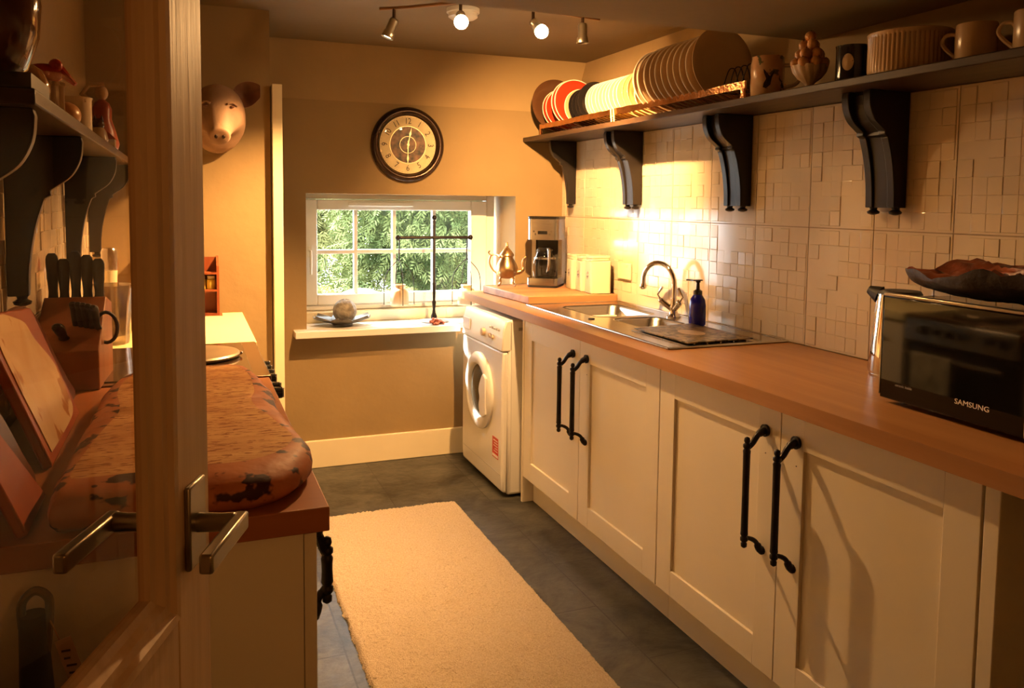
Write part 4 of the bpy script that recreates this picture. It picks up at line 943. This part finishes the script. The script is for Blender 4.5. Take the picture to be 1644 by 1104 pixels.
# smoke alarm
t = thing('smoke_alarm', 'round white smoke alarm on the ceiling behind the spotlights', 'smoke alarm', (1.10, 3.36, 2.215))
MB().lathe([(.070, 2.2148), (.070, 2.198), (.066, 2.195)][::-1], (1.10, 3.36, 0), 36).obj('base', 'white_paint', t, smooth=True)
MB().lathe([(.062, 2.195), (.062, 2.180), (.050, 2.172), (.001, 2.171)][::-1], (1.10, 3.36, 0), 36, cap=False).obj('cover', 'white_paint', t, smooth=True)

# ================================================================= RUG
def rug():
    nx, ny = 130, 370; x0, x1, y0, y1 = .47, 1.14, 1.66, 3.555; m = MB()
    rnd = random.Random(11)
    for j in range(ny + 1):
        for i in range(nx + 1):
            u, v = i / nx, j / ny; x = x0 + (x1 - x0) * u; y = y0 + (y1 - y0) * v
            x += (.06 * (v) if False else 0) + .004 * noise.noise(Vector((y * 12, 0, 0))) * (1 if u in (0, 1) else .3)
            z = .017 + .003 * noise.noise(Vector((x * 14, y * 14, 0))) + .004 * noise.noise(Vector((x * 90, y * 90, 3))) + rnd.uniform(-.0022, .0022)
            e = min(i, nx - i, j, ny - j)
            if e == 0: z = .0015; x += rnd.uniform(-.004, .004); y += rnd.uniform(-.004, .004)
            elif e == 1: z *= .75
            m.v.append((x + rnd.uniform(-.0015, .0015), y + rnd.uniform(-.0015, .0015), z))
    W_ = nx + 1
    m.f = [(j * W_ + i, j * W_ + i + 1, (j + 1) * W_ + i + 1, (j + 1) * W_ + i) for j in range(ny) for i in range(nx)]; m.mi = [0] * len(m.f)
    tag(m.obj('rug', 'rug', smooth=True, angle=180), 'beige shaggy runner rug on the slate floor', 'rug')
rug()

# ================================================================= LEFT RUN
LW = .205
t = tag(MB().box(XL + .011, LW, 1.295, 2.330, .87, .91).obj('worktop', 'worktop_x', bevel=.002), 'short wood worktop under the burl slab at the left', 'worktop')
t = thing('base_cabinet', 'cream base cabinet at the left beside the door handle', 'cabinet', (-.08, 1.8, 0))
B(XL + .012, .165, 1.310, 2.325, .10, .869).obj('carcass', 'cream', t)
B(XL + .012, .12, 1.33, 2.325, 0, .10).obj('plinth', 'cream', t)
dr = door_panel(MB(), .187, 1.315, 1.81, .115, .862, dirx=1).obj('cabinet_door', 'cream', t, bevel=.0012); bow_handle(.187, 1.365, .845, .700, dr, 1, .024)
dr = door_panel(MB(), .187, 1.815, 2.322, .115, .862, dirx=1).obj('cabinet_door', 'cream', t, bevel=.0012); bow_handle(.187, 2.25, .845, .655, dr, 1, .034)
# cooker
t = thing('cooker', 'freestanding cooker with brown-black glass hob and black knobs', 'cooker', (-.08, 2.63, 0))
B(XL + .01, .185, 2.336, 2.924, .02, .895).obj('body', 'blackmatt', t)
B(XL + .01, .212, 2.336, 2.924, .895, .9135).obj('hob_surround', 'hobtrim', t, bevel=.004)
B(XL + .04, .165, 2.372, 2.892, .9137, .9165).obj('hob_glass', 'hob', t, bevel=.001)
B(.185, .214, 2.336, 2.924, .79, .894).obj('control_panel', 'steel', t, bevel=.004)
for i, y in enumerate((2.40, 2.47, 2.60, 2.67, 2.74, 2.81)):
    m = MB(); m.lathe([(.021, 0), (.021, .008), (.017, .010), (.016, .032), (.012, .035)], (.214, y, .848), 20, 'x'); k = m.obj('control_knob', 'black', t, smooth=True)
    B(.246, .2515, y - .003, y + .003, .834, .862).obj('pointer', 'grey_plastic', k)
B(.185, .205, 2.342, 2.918, .14, .775).obj('oven_door', 'microglass', t, bevel=.004)
m = MB(); m.tube([(.245, 2.38, .735), (.245, 2.88, .735)], .009, 10); m.tube([(.205, 2.39, .735), (.245, 2.39, .735)], .007, 8); m.tube([(.205, 2.87, .735), (.245, 2.87, .735)], .007, 8); m.obj('oven_handle', 'steel', t, smooth=True)
m = MB(); n = 14
vs = []
for s_ in (0, 1):
    for i in range(n + 1):
        y = 2.62 + .22 * i / n; w_ = .004 * math.sin(i * 1.3)
        for (x, z) in ((.258 + w_, .45), (.258 + w_, .735), (.252, .7465), (.243, .7465), (.232 - w_, .735), (.228 - w_, .50)):
            vs.append((x + s_ * .0015 * (1 if x > .245 else -1), y, z + s_ * .0015))
k = 6; N_ = (n + 1) * k
m._add(vs, [(s_ * N_ + i * k + j, s_ * N_ + (i + 1) * k + j, s_ * N_ + (i + 1) * k + j + 1, s_ * N_ + i * k + j + 1) for s_ in (0, 1) for i in range(n) for j in range(k - 1)])
tag(m.obj('tea_towel', 'towel', smooth=True), 'checked tea towel hanging on the oven handle, seen in the microwave front', 'towel')
# pan lid on the hob
t = thing('hob_cover', 'round worn steel cover lying on the hob', 'lid', (.01, 2.655, .917))
m = MB(); m.lathe([(.128, 0), (.135, .004), (.136, .010), (.131, .015), (.12, .0165), (.001, .0175)], (.012, 2.66, .9172), 48); m.obj('disc', 'steel_lid', t, smooth=True)
m = MB(); m.tube([(.146, 2.66, .926), (.150, 2.652, .927), (.148, 2.640, .926)], .005, 8); m.obj('rim_catch', 'chrome', t, smooth=True)
# far cream unit
t = thing('cream_counter', 'pale yellow-cream counter top between cooker and pig wall', 'counter', (-.08, 3.33, 0))
M['creamtop'] = mat('yellow_cream_laminate', (0.86, 0.76, 0.42), 0.4, var=.02)
B(XL + .012, .218, 2.932, 3.738, .872, .91).obj('counter_top', 'creamtop', t, bevel=.002)
B(XL + .012, .19, 2.935, 3.736, .0, .872).obj('carcass', 'cream', t)
dr = door_panel(MB(), .21, 2.94, 3.73, .115, .862, dirx=1).obj('cabinet_door', 'cream', t, bevel=.0012)

# burl slab
t = thing('burl_slab', 'thick live-edge burl wood slab with dark pitted edge on the left worktop', 'wooden slab', (0, 1.8, .911))
edge = [(.020, 1.305), (.09, 1.305), (.145, 1.335), (.188, 1.40), (.203, 1.47), (.196, 1.56), (.190, 1.66), (.178, 1.80), (.182, 1.92), (.172, 2.04), (.158, 2.16), (.128, 2.265), (.06, 2.285), (-.06, 2.275), (-.14, 2.24), (-.18, 2.10), (-.192, 1.90), (-.196, 1.70), (-.198, 1.50), (-.200, 1.37), (-.196, 1.315), (-.18, 1.303), (-.10, 1.302)]
edge = cat1(edge + [edge[0]], 6)[:-1]; n = len(edge); ccx, ccy = 0.0, 1.80
m = MB(); rings = []
def ringz(s_, z, amp, mi):
    r_ = []
    for i, (x, y) in enumerate(edge):
        dx, dy = x - ccx, y - ccy; L_ = math.hypot(dx, dy); nd = noise.noise(Vector((x * 9, y * 9, z * 20 + 3))) * amp + noise.noise(Vector((x * 26, y * 26, z * 50))) * amp * .5
        k = s_ + 0; ox, oy = dx / L_, dy / L_
        r_.append((x + ox * (k + nd), y + oy * (k + nd), z))
    return r_
near = lambda x, y: max(0, 1 - (y - 1.28) / .28)
lay = [(-.22, .972, .0), (-.12, .971, .0), (-.06, .970, .002), (-.032, .967, .004), (-.010, .955, .006), (-.002, .940, .007), (-.006, .925, .006), (-.022, .9115, .003)]
for (s_, z, amp) in lay:
    if s_ < -.1:
        f_ = 1 + s_ * 2.6
        r_ = [(ccx + (x - ccx) * f_, ccy + (y - ccy) * f_, z + .002 * noise.noise(Vector((x * 8, y * 8, s_)))) for x, y in edge]
    else: 
        r_ = ringz(s_, z, amp, 0)
        if s_ == -.06: r_ = [(x, y + near(x, y) * .035, z) for x, y, z in r_]
        if s_ == -.032: r_ = [(x, y + near(x, y) * .03, z) for x, y, z in r_]
    rings.append(r_)
for k, r_ in enumerate(rings):
    b0 = len(m.v); m.v += r_
    if k: m.f += [(b0 - n + i, b0 + i, b0 + (i + 1) % n, b0 - n + (i + 1) % n) for i in range(n)]; m.mi += [0 if k <= 2 else 1] * n
m.f.append(tuple(range(n))); m.mi.append(0)
m.f.append(tuple(range(len(m.v) - 1, len(m.v) - n - 1, -1))); m.mi.append(1)
m.obj('slab', ['burl_top', 'burl_edge'], t, smooth=True, angle=70)

# spice rack on the cream counter against the pig wall
t = thing('spice_rack', 'small mahogany two-tier spice rack against the pig wall', 'rack', (0, 3.69, .91))
x0, x1, y0, y1 = -.20, .122, 3.655, 3.735
for xa in (x0, x1 - .01): MB().prism([(y0, .911), (y1, .911), (y1, 1.16), (y0 + .012, 1.135), (y0, 1.12)], 'x', xa, xa + .01).obj('side_panel', 'redwood', t)
for z in (.911, 1.012, 1.085): B(x0 + .01, x1 - .01, y0, y1, z, z + .009).obj('tier', 'redwood', t)
B(x0 + .01, x1 - .01, y1 - .006, y1, .92, 1.155).obj('back_panel', 'redwood', t)
B(x0 - .005, x1 + .012, y0 - .008, y1, .9101, .911).obj('foot_board', 'redwood', t)
proto = None
for i, x in enumerate((-.16, -.118, -.076, -.034, .008, .050, .092)):
    lab = 'small yellow spice jar at the right end of the rack shelf' if i == 6 else ('small yellow spice jar second from the right in the rack' if i == 5 else 'small yellow spice jar on the rack shelf hidden behind the door stile')
    if proto is None:
        proto = thing('spice_jar', lab, 'jar', (0, 0, 0), 'spice jars in the rack')
        MB().lathe([(.018, 0), (.0195, .003), (.0195, .040), (.015, .044)], seg=18).obj('jar_glass', 'yellowjar', proto, smooth=True)
        MB().lathe([(.017, .044), (.017, .056)], seg=18).obj('lid', 'ceramic_cream', proto, smooth=True); o = proto
    else: o = copy_tree(proto); o['label'] = lab
    place(o, (x, 3.690, 1.0213))

# pig head
M['pigdark'] = mat('dark_terracotta', (0.20, 0.09, 0.05), 0.6, var=0.2)
t = thing('pig_head', 'sculpted terracotta pig head mounted on the wall beside the door', 'wall sculpture', (.125, 3.74, 1.72))
px = .125
def loft(m, secs, seg=36):
    n0 = len(m.v)
    for (c, rx, rz, tiltv) in secs:
        c = Vector(c); tq = Vector(tiltv).normalized(); xa = Vector((1, 0, 0)); za = xa.cross(tq).normalized() * -1
        if za.z < 0: za = -za
        for k in range(seg):
            a = 2 * PI * k / seg; m.v.append(tuple(c + xa * math.cos(a) * rx + za * math.sin(a) * rz))
    S = len(secs)
    m.f += [(n0 + i * seg + k, n0 + i * seg + (k + 1) % seg, n0 + (i + 1) * seg + (k + 1) % seg, n0 + (i + 1) * seg + k) for i in range(S - 1) for k in range(seg)]; m.mi += [0] * ((S - 1) * seg)
    m.f += [tuple(n0 + k for k in range(seg)), tuple(n0 + (S - 1) * seg + k for k in range(seg))]; m.mi += [0, 0]
m = MB()
loft(m, [((px, 3.739, 1.715), .105, .125, (0, -1, 0)), ((px, 3.70, 1.72), .108, .130, (0, -1, .1)), ((px, 3.65, 1.745), .112, .130, (0, -1, 0)), ((px, 3.60, 1.755), .108, .122, (0, -1, -.3)), ((px, 3.555, 1.745), .096, .105, (0, -1, -.6)), ((px, 3.52, 1.722), .078, .084, (0, -1, -.8)), ((px, 3.49, 1.695), .058, .064, (0, -1, -.8)), ((px, 3.465, 1.672), .046, .048, (0, -1, -.7)), ((px, 3.445, 1.655), .040, .040, (0, -1, -.6)), ((px, 3.436, 1.650), .042, .040, (0, -1, -.5)), ((px, 3.426, 1.646), .040, .036, (0, -1, -.5)), ((px, 3.424, 1.645), .030, .027, (0, -1, -.5))])
def face(v):
    x = v.x - px; a = abs(x)
    f = math.exp(-((a - .058) / .018) ** 2 - ((v.z - 1.770) / .014) ** 2)          # eye sockets
    v.y += .016 * f if v.y < 3.62 else 0
    g = math.exp(-((a - .055) / .022) ** 2 - ((v.z - 1.800) / .014) ** 2); v.y -= .010 * g if v.y < 3.66 else 0
    c = math.exp(-((a - .085) / .03) ** 2 - ((v.z - 1.700) / .03) ** 2); v.x += (1 if x > 0 else -1) * .010 * c
    w2 = math.sin(v.y * 190) * .0022 * max(0, 1 - abs(v.y - 3.47) / .05); v.z += w2      # snout wrinkles
    return v
m2_ = MB(); m2_.v = m.v; m2_.f = m.f; m2_.mi = m.mi; m2_.xf(face)
m2_.obj('head', 'pig', t, smooth=True, sub=1, angle=180)
m = MB(); 
for s_ in (-1, 1): m.ball((px + s_ * .014, 3.424, 1.646), (.0065, .005, .009), 10, 8)
m.obj('nostrils', 'bronze', t, smooth=True)
for s_ in (-1, 1):
    MB().ball((px + s_ * .050, 3.480, 1.768), (.009, .010, .005), 12, 8).obj('eye', 'pigdark', t, smooth=True)
    m = MB(); MBp = cat([(px + s_ * .032, 3.466, 1.778), (px + s_ * .052, 3.476, 1.786), (px + s_ * .072, 3.506, 1.776)], 4); m.tube(MBp, .0045, 6); m.obj('brow', 'pig', t, smooth=True)
    m = MB(); nu, nv = 9, 9
    for side in (0, 1):
        for i in range(nu):
            for j in range(nv):
                u = i / (nu - 1); v = (j / (nv - 1) - .5) * 2
                wd = .060 * (math.sin(PI * (.10 + .80 * u ** .9)) ** .7)
                q = Vector((px + s_ * (.060 + .108 * u), 3.60 + .050 * (1 - v * v) * math.sin(PI * u) - .02 * u, 1.832 + .012 * u ** 2 + v * wd * (1 if v < 0 else .85) + .006 * u))
                q.y += side * .006 - .012 * u
                m.v.append(tuple(q))
    n = nu * nv
    for side in (0, 1): m.f += [(side * n + i * nv + j, side * n + (i + 1) * nv + j, side * n + (i + 1) * nv + j + 1, side * n + i * nv + j + 1) for i in range(nu - 1) for j in range(nv - 1)]
    ed = [i * nv for i in range(nu)] + [(nu - 1) * nv + j for j in range(1, nv)] + [i * nv + nv - 1 for i in range(nu - 2, -1, -1)] + [j for j in range(nv - 2, 0, -1)]
    m.f += [(ed[i], ed[(i + 1) % len(ed)], n + ed[(i + 1) % len(ed)], n + ed[i]) for i in range(len(ed))]; m.mi = [0] * len(m.f)
    m.mi = [1 if i < (nu - 1) * (nv - 1) else 0 for i in range(len(m.f))]
    m.obj('ear', ['pig', 'pigdark'], t, smooth=True, sub=1)

# ---------------------------------------------------------------- things on the left worktop seen through the door glass
# knife block
t = thing('knife_block', 'angled wooden knife block full of black-handled knives', 'knife block', (0, 0, 0))
# local: +x right, y depth; slots on the sloping top facing -y/up
m = MB(); m.prism([(-.12, 0), (.11, 0), (.11, .20), (.02, .225), (-.12, .10)], 'x', -.075, .075); m.obj('block', 'knifeblock', t, bevel=.003)
BL = (-.282, 2.43, .9105); RZ = -.06
place(t, BL, RZ)
def knife(u, v, z, L_, r_, dr_, label, group=None, bend=.0):
    k = thing('kitchen_knife', label, 'knife', (0, 0, 0), group)
    m = MB(); m.tube(cat([(0, 0, 0), (0, .0, L_ * .3), (0, bend, L_ * .7), (0, bend * .3, L_)], 4), [r_, r_ * .95, r_ * .85, r_ * .8, r_ * .85, r_ * .9, r_, r_, r_ * 1.05, r_ * 1.1, r_ * 1.1, r_ * .95, r_ * .6], 10, flat=1.5); m.obj('knife_handle', 'blackmatt', k, smooth=True)
    B(-.001, .001, -.010, .010, -.04, .004).obj('blade', 'steel', k)
    place(k, (BL[0] + u * math.cos(RZ) - v * math.sin(RZ), BL[1] + u * math.sin(RZ) + v * math.cos(RZ), BL[2] + z), RZ, dr_, 0)
for i, (u, L_, lab) in enumerate([(-.055, .13, 'tall black-handled knife at the left of the block'), (-.028, .115, 'black-handled knife second from the left in the block'), (.000, .135, 'black-handled knife in the middle of the block top row'), (.028, .125, 'black-handled knife right of the middle in the block'), (.056, .115, 'slim black-handled knife at the right of the top row')]):
    knife(u, .035, .212, L_, .0095, .05, lab)
for i in range(5):
    u = .012 + i * .0135; knife(u, -.045 - i * .004, .150, .085 + .004 * i, .0062, .60 + .07 * i, 'small black steak knife in the fanned set at the front of the block', 'steak knives in the block', .012)
t = thing('scissors', 'kitchen scissors with black loop handles in the front of the knife block', 'scissors', (BL[0] + .07, 2.40, 1.05))
m = MB(); ppt = [(BL[0] + .080 + .026 * math.cos(a), 2.38 - .012 * math.sin(a), 1.06 + .042 * math.sin(a)) for a in [2 * PI * k / 20 for k in range(21)]]; m.tube(ppt, .005, 8, cap=False); m.obj('finger_loop', 'blackmatt', t, smooth=True)
MB().tube([(BL[0] + .065, 2.39, 1.03), (BL[0] + .045, 2.43, .99)], .006, 8).obj('shank', 'steel', t)
knife(-.01, -.085, .13, .09, .009, 1.05, 'black cleaver handle low on the front of the block')

# leaning boards : slabs leaning against the left wall between camera and knife block
def board(poly, c, lean, rz, th_, mm, name, label, hole=None, inlay=None):
    # polygon in local (y along wall, z up) extruded in x; leaned about y axis
    t = thing(name, label, 'chopping board', (0, 0, 0))
    m = MB(); m.prism(poly, 'x', -th_ / 2, th_ / 2); m.obj('board', mm, t, bevel=.004)
    if inlay: q = MB(); q.prism(inlay, 'x', th_ / 2 + .0002, th_ / 2 + .002); q.obj('marble_inlay', 'marble', t)
    if hole: q = MB(); q.prism([(hole[0] + hole[2] * math.cos(a), hole[1] + hole[3] * math.sin(a)) for a in [2 * PI * k / 20 for k in range(20)]], 'x', th_ / 2 + .0002, th_ / 2 + .001); q.obj('grip_hole', 'bronze', t)
    place(t, c, rz, 0, lean); return t
board(cat1([(-.13, .0), (.185, .0), (.19, .05), (.175, .12), (.18, .17), (.15, .235), (.06, .258), (-.02, .262), (-.10, .25), (-.14, .16), (-.13, .0)], 4)[:-1], (-.268, 2.045, .912), -.36, 0.0, .016, 'board_dark', 'chopping_board', 'dark curved board leaning just in front of the knife block')
board([(-.20, 0), (.20, 0), (.205, .26), (-.205, .30)], (-.240, 1.845, .912), -.36, .0, .018, 'board_red', 'chopping_board', 'orange-red board with a pale marbled inlay leaning behind the door glass', None, cat1([(-.17, .02), (.12, .02), (.165, .06), (.17, .13), (.10, .20), (.06, .25), (-.16, .27), (-.17, .02)], 4)[:-1])
board(cat1([(-.09, 0), (.085, 0), (.092, .06), (.085, .14), (.05, .20), (.0, .235), (-.08, .25), (-.095, .15), (-.09, 0)], 4)[:-1], (-.252, 1.480, .912), -.38, 0, .014, 'board_dark', 'chopping_board', 'dark board with an oval grip hole nearer the door', (.02, .15, .012, .030))
board([(-.06, 0), (.115, 0), (.03, .17), (-.06, .24)], (-.227, 1.375, .912), -.38, 0, .016, 'board_red', 'chopping_board', 'deep red board nearest the camera behind the door glass')

# cut-glass jug and mill
t = thing('glass_vase', 'tall flared cut-glass vase behind the knife block', 'vase', (-.155, 3.02, .911))
vx, vy = -.245, 3.04
m = MB(); m.lathe([(.052, 0), (.055, .01), (.056, .05), (.064, .14), (.074, .20), (.071, .20), (.06, .14), (.052, .03), (.001, .02)], (vx, vy, .911), 40)
m.xf(lambda v: Vector((vx + (v.x - vx) * (1 + .05 * math.cos(10 * math.atan2(v.y - vy, v.x - vx))), vy + (v.y - vy) * (1 + .05 * math.cos(10 * math.atan2(v.y - vy, v.x - vx))), v.z)))
m.obj('vase_body', 'frostglass', t, smooth=True)
t = thing('pepper_mill', 'clear and white salt mill standing behind the glass vase', 'mill', (-.20, 3.28, .911))
m = MB(); m.lathe([(.026, 0), (.027, .01), (.024, .09), (.024, .20), (.026, .23)], (-.262, 3.27, .911), 24); m.obj('mill_body', 'ceramic_cream', t, smooth=True)
m = MB(); m.lathe([(.026, .232), (.028, .245), (.028, .30), (.022, .31), (.001, .312)], (-.262, 3.27, .911), 24, cap=False); m.obj('mill_top', 'frostglass', t, smooth=True)
t = thing('pill_bottle', 'small brown-labelled bottle beside the salt mill', 'bottle', (-.105, 3.33, .911))
m = MB(); m.lathe([(.022, 0), (.023, .01), (.023, .12), (.012, .15), (.012, .17)], (-.175, 3.30, .911), 20); m.obj('bottle_body', 'ceramic_brown', t, smooth=True)
MB().lathe([(.014, .17), (.014, .20)], (-.175, 3.30, .911), 18).obj('cap', 'ceramic_cream', t, smooth=True)
t = thing('serving_plate', 'cream plate with red rim lying on the counter under the glass vase', 'plate', (-.15, 3.06, .911)); 
bpy.data.objects.remove(t)

# ---------------------------------------------------------------- left shelf
LZ0, LZ1 = 1.532, 1.556; LF = -.200
tag(B(XL, LF, 1.36, 3.735, LZ0, LZ1).obj('shelf', 'shelf', bevel=.003), 'dark shelf on the left wall seen through the glass of the door', 'shelf')
for y, lab in ((1.42, 'black scrolled bracket nearest the door on the left wall shelf'), (2.02, 'black scrolled bracket left of the knife block'), (2.95, 'black scrolled bracket above the knife handles'), (3.62, 'black scrolled bracket at the far corner of the left wall shelf')):
    bracket(XL + .011, 1, LZ0, [y], lab, None, H=.36, D=.148)
# big vase near end
t = thing('large_vase', 'large glossy dark brown vase on the near end of the left shelf', 'vase', (-.285, 1.45, LZ1))
B(XL + .02, -.205, 1.365, 1.535, LZ1 + .0003, LZ1 + .022).obj('plinth_block', 'blackmatt', t)
m = MB(); m.lathe([(.045, .022), (.065, .04), (.082, .09), (.086, .14), (.080, .19), (.058, .235), (.034, .26), (.028, .285), (.034, .30)], (-.290, 1.47, LZ1), 40); m.obj('vase_body', 'vase', t, smooth=True)
m = MB(); m.lathe([(.012, 0), (.030, .006), (.042, .028), (.042, .042), (.030, .066), (.010, .078), (.001, .079)], (-.262, 1.66, LZ1), 28, cap=False); tag(m.obj('glass_globe', 'amber', smooth=True), 'small amber glazed ball beside the large vase on the left shelf', 'ornament')
t = thing('storage_jar', 'ribbed cream jar with a red bird-shaped lid on the left shelf', 'jar', (-.26, 1.90, LZ1))
m = MB(); m.lathe([(.032, 0), (.034, .004), (.034, .066), (.037, .068), (.037, .074)], (0, 0, 0), 108); m.xf(lambda v: Vector((v.x * (1 + .04 * math.cos(27 * math.atan2(v.y, v.x))) - .262, v.y * (1 + .04 * math.cos(27 * math.atan2(v.y, v.x))) + 1.90, v.z + LZ1 + .0003))); m.obj('jar_body', 'ceramic_beige', t, smooth=True)
m = MB(); m.ball((-.262, 1.90, LZ1 + .092), (.036, .030, .020), 18, 10); m.ball((-.240, 1.89, LZ1 + .108), .013, 12, 8); m.tube([(-.235, 1.90, LZ1 + .10), (-.205, 1.89, LZ1 + .072)], [.012, .004], 8); m.obj('bird_lid', 'ceramic_red', t, smooth=True)
m = MB(); m.ball((-.25, 2.12, LZ1 + .030), (.030, .038, .030), 20, 12); tag(m.obj('ornament', 'orange', smooth=True), 'round orange ornament beside the ribbed jar on the left shelf', 'ornament')
t = thing('sprig_mug', 'white mug with dark sprigs on the left shelf', 'mug', (-.25, 2.32, LZ1))
m = MB(); m.lathe([(.036, 0), (.038, .003), (.038, .085), (.041, .092), (.037, .090), (.034, .01), (.001, .008)], (-.255, 2.32, LZ1 + .0003), 28); m.obj('mug_body', 'bluewhite', t, smooth=True, angle=50)
t = thing('figurine', 'seated lady figurine with raised arm on the far part of the left shelf', 'figurine', (-.26, 3.0, LZ1))
m = MB(); m.lathe([(.045, 0), (.050, .02), (.040, .06), (.028, .10), (.030, .13), (.022, .15), (.010, .16)], (-.25, 2.98, LZ1 + .0003), 24); m.obj('dress', 'redfruit', t, smooth=True)
m = MB(); m.ball((-.25, 2.98, LZ1 + .182), (.020, .020, .024), 16, 10); m.obj('head', 'ceramic_beige', t, smooth=True)
m = MB(); m.tube([(-.275, 2.98, LZ1 + .150), (-.305, 2.97, LZ1 + .175), (-.285, 2.97, LZ1 + .205), (-.24, 2.97, LZ1 + .21)], [.010, .009, .007, .006], 8); m.obj('arm', 'ceramic_beige', t, smooth=True)
t = thing('cat_ornament', 'small brown cat ornament with pricked ears on the left shelf', 'ornament', (-.23, 2.70, LZ1))
m = MB(); m.lathe([(.020, 0), (.026, .012), (.022, .035), (.014, .048)], (-.235, 2.68, LZ1 + .0003), 18); m.obj('body', 'ceramic_beige', t, smooth=True)
m = MB(); m.ball((-.235, 2.68, LZ1 + .058), .017, 14, 10); m.lathe([(.006, .070), (.001, .084)], (-.244, 2.68, LZ1), 6); m.lathe([(.006, .070), (.001, .084)], (-.226, 2.68, LZ1), 6); m.obj('head', 'ceramic_brown', t, smooth=True)
t = thing('cottage_ornament', 'tiny pale cottage ornament at the front edge of the left shelf', 'ornament', (-.21, 2.84, LZ1))
m = MB(); m.box(-.245, -.203, 2.82, 2.87, LZ1 + .0003, LZ1 + .025); m.obj('walls', 'ceramic_cream', t); m = MB(); m.prism([(-.25, LZ1 + .025), (-.198, LZ1 + .025), (-.224, LZ1 + .05)], 'y', 2.815, 2.875); m.obj('roof', 'ceramic_red', t)

# ================================================================= OPEN DOOR
dirv = Vector((math.sin(.358), math.cos(.358), 0)); nrm = Vector((dirv.y, -dirv.x, 0))   # nrm points to the room side (right)
P0 = Vector((.018, .983, 0))
d = struct(empty('door_1', (P0.x - dirv.x * .74, P0.y - dirv.y * .74, 0)))
T, DW, DH = .038, .74, 1.955
def DP(tt, n_, z): v = P0 - dirv * tt + nrm * n_; return (v.x, v.y, z)
def dbox(m, t0, t1, n0, n1, z0, z1):
    m.hexa([DP(t0, n0, z0), DP(t1, n0, z0), DP(t1, n1, z0), DP(t0, n1, z0)], [DP(t0, n0, z1), DP(t1, n0, z1), DP(t1, n1, z1), DP(t0, n1, z1)]); return m
SW = .094; GT, GB = 1.85, 1.0
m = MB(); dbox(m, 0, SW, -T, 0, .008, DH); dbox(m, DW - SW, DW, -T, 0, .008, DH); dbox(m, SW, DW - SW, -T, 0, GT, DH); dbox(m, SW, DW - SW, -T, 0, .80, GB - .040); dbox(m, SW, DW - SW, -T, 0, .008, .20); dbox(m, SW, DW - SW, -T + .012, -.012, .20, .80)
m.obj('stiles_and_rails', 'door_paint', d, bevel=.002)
m = MB()  # moulded glazing bead, sloping from face to glass
prof = [(0, 0), (.004, .004), (.012, .003), (.016, -.002), (.026, -.003), (.032, -.009), (.040, -.012), (.040, -.024), (0, -.024)]
def bead(sidez=None):
    z0, z1 = GB - .04, GT; t0, t1 = SW, DW - SW
    loops = []
    for (u, n_) in prof: loops.append([DP(t0 + u, n_, z0 + u), DP(t1 - u, n_, z0 + u), DP(t1 - u, n_, z1 - u), DP(t0 + u, n_, z1 - u)])
    b0 = len(m.v)
    for L_ in loops: m.v += L_
    k = len(loops)
    for i in range(k):
        j = (i + 1) % k
        for c in range(4): m.f.append((b0 + i * 4 + c, b0 + i * 4 + (c + 1) % 4, b0 + j * 4 + (c + 1) % 4, b0 + j * 4 + c)); m.mi.append(0)
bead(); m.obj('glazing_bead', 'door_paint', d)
m = MB(); dbox(m, SW + .03, DW - SW - .03, -.022, -.018, GB - .01, GT - .03); m.obj('glass_pane', 'doorglass', d)
def lever(side, par):
    s_ = 1 if side > 0 else -1; f0 = 0 if side > 0 else -T
    hz = 1.048; tc_ = .052
    m = MB(); a, b = (f0, f0 + .007) if s_ > 0 else (f0 - .007, f0)
    dbox(m, tc_ - .024, tc_ + .024, a, b, hz - .046, hz + .046); pt = m.obj('handle_plate', 'nickel', par, bevel=.0025)
    m = MB(); q = [DP(tc_, f0 + s_ * k, hz) for k in (.004, .030, .048, .054)]; 
    m.tube([q[0], q[1], q[2]], [.011, .010, .011], 14)
    e0 = DP(tc_ - .012, f0 + s_ * .052, hz)
    dbox(m, tc_ - .012, tc_ + .105, *sorted((f0 + s_ * .044, f0 + s_ * .058)), hz - .011, hz + .009); m.obj('lever', 'nickel', pt, bevel=.003)
lever(1, d); lever(-1, d)
# umbrella-like hooked handle with a paper tag hanging beyond the glass, on the left unit end
t = thing('hooked_handle', 'dark hooked handle with a paper tag hanging beyond the door glass', 'umbrella', (-.15, 1.25, .5))
hx, hy, hz = -.205, 1.262, .835
m = MB(); m.tube(cat([(hx - .016, hy, hz - .03), (hx - .016, hy, hz + .004), (hx, hy, hz + .020), (hx + .016, hy, hz + .008), (hx + .017, hy, hz - .02), (hx + .012, hy, hz - .07)], 5), .006, 10); m.obj('hook', 'steelhandle', t, smooth=True)
m = MB(); m.tube([(hx - .004, hy, hz - .012), (hx, hy, hz - .16), (hx - .002, hy, hz - .80)], [.017, .023, .009], 14); m.obj('furled_canopy', 'blackmatt', t, smooth=True)
m = MB(); m.tube([(hx + .017, hy - .004, hz - .02), (hx + .030, hy - .012, hz - .050)], .001, 5); m.obj('tag_string', 'paper', t)
q4 = [(.024, -.052), (.044, -.046), (.070, -.140), (.050, -.147)]
m = MB(); m._add([(hx + a, hy - .012, hz + b) for a, b in q4] + [(hx + a, hy - .013, hz + b) for a, b in q4], [(0, 1, 2, 3), (7, 6, 5, 4), (0, 4, 5, 1), (1, 5, 6, 2), (2, 6, 7, 3), (3, 7, 4, 0)]); tg = m.obj('paper_tag', 'paper', t)
m = MB()
for k, wl in enumerate((.7, .5, .8, .6, .75, .4)):
    z0 = -.068 - k * .011; x0 = .032 + k * .0030
    m.box(hx + x0, hx + x0 + .016 * wl, hy - .0136, hy - .0130, hz + z0, hz + z0 + .003)
m.obj('tag_writing', 'dark_print', tg)
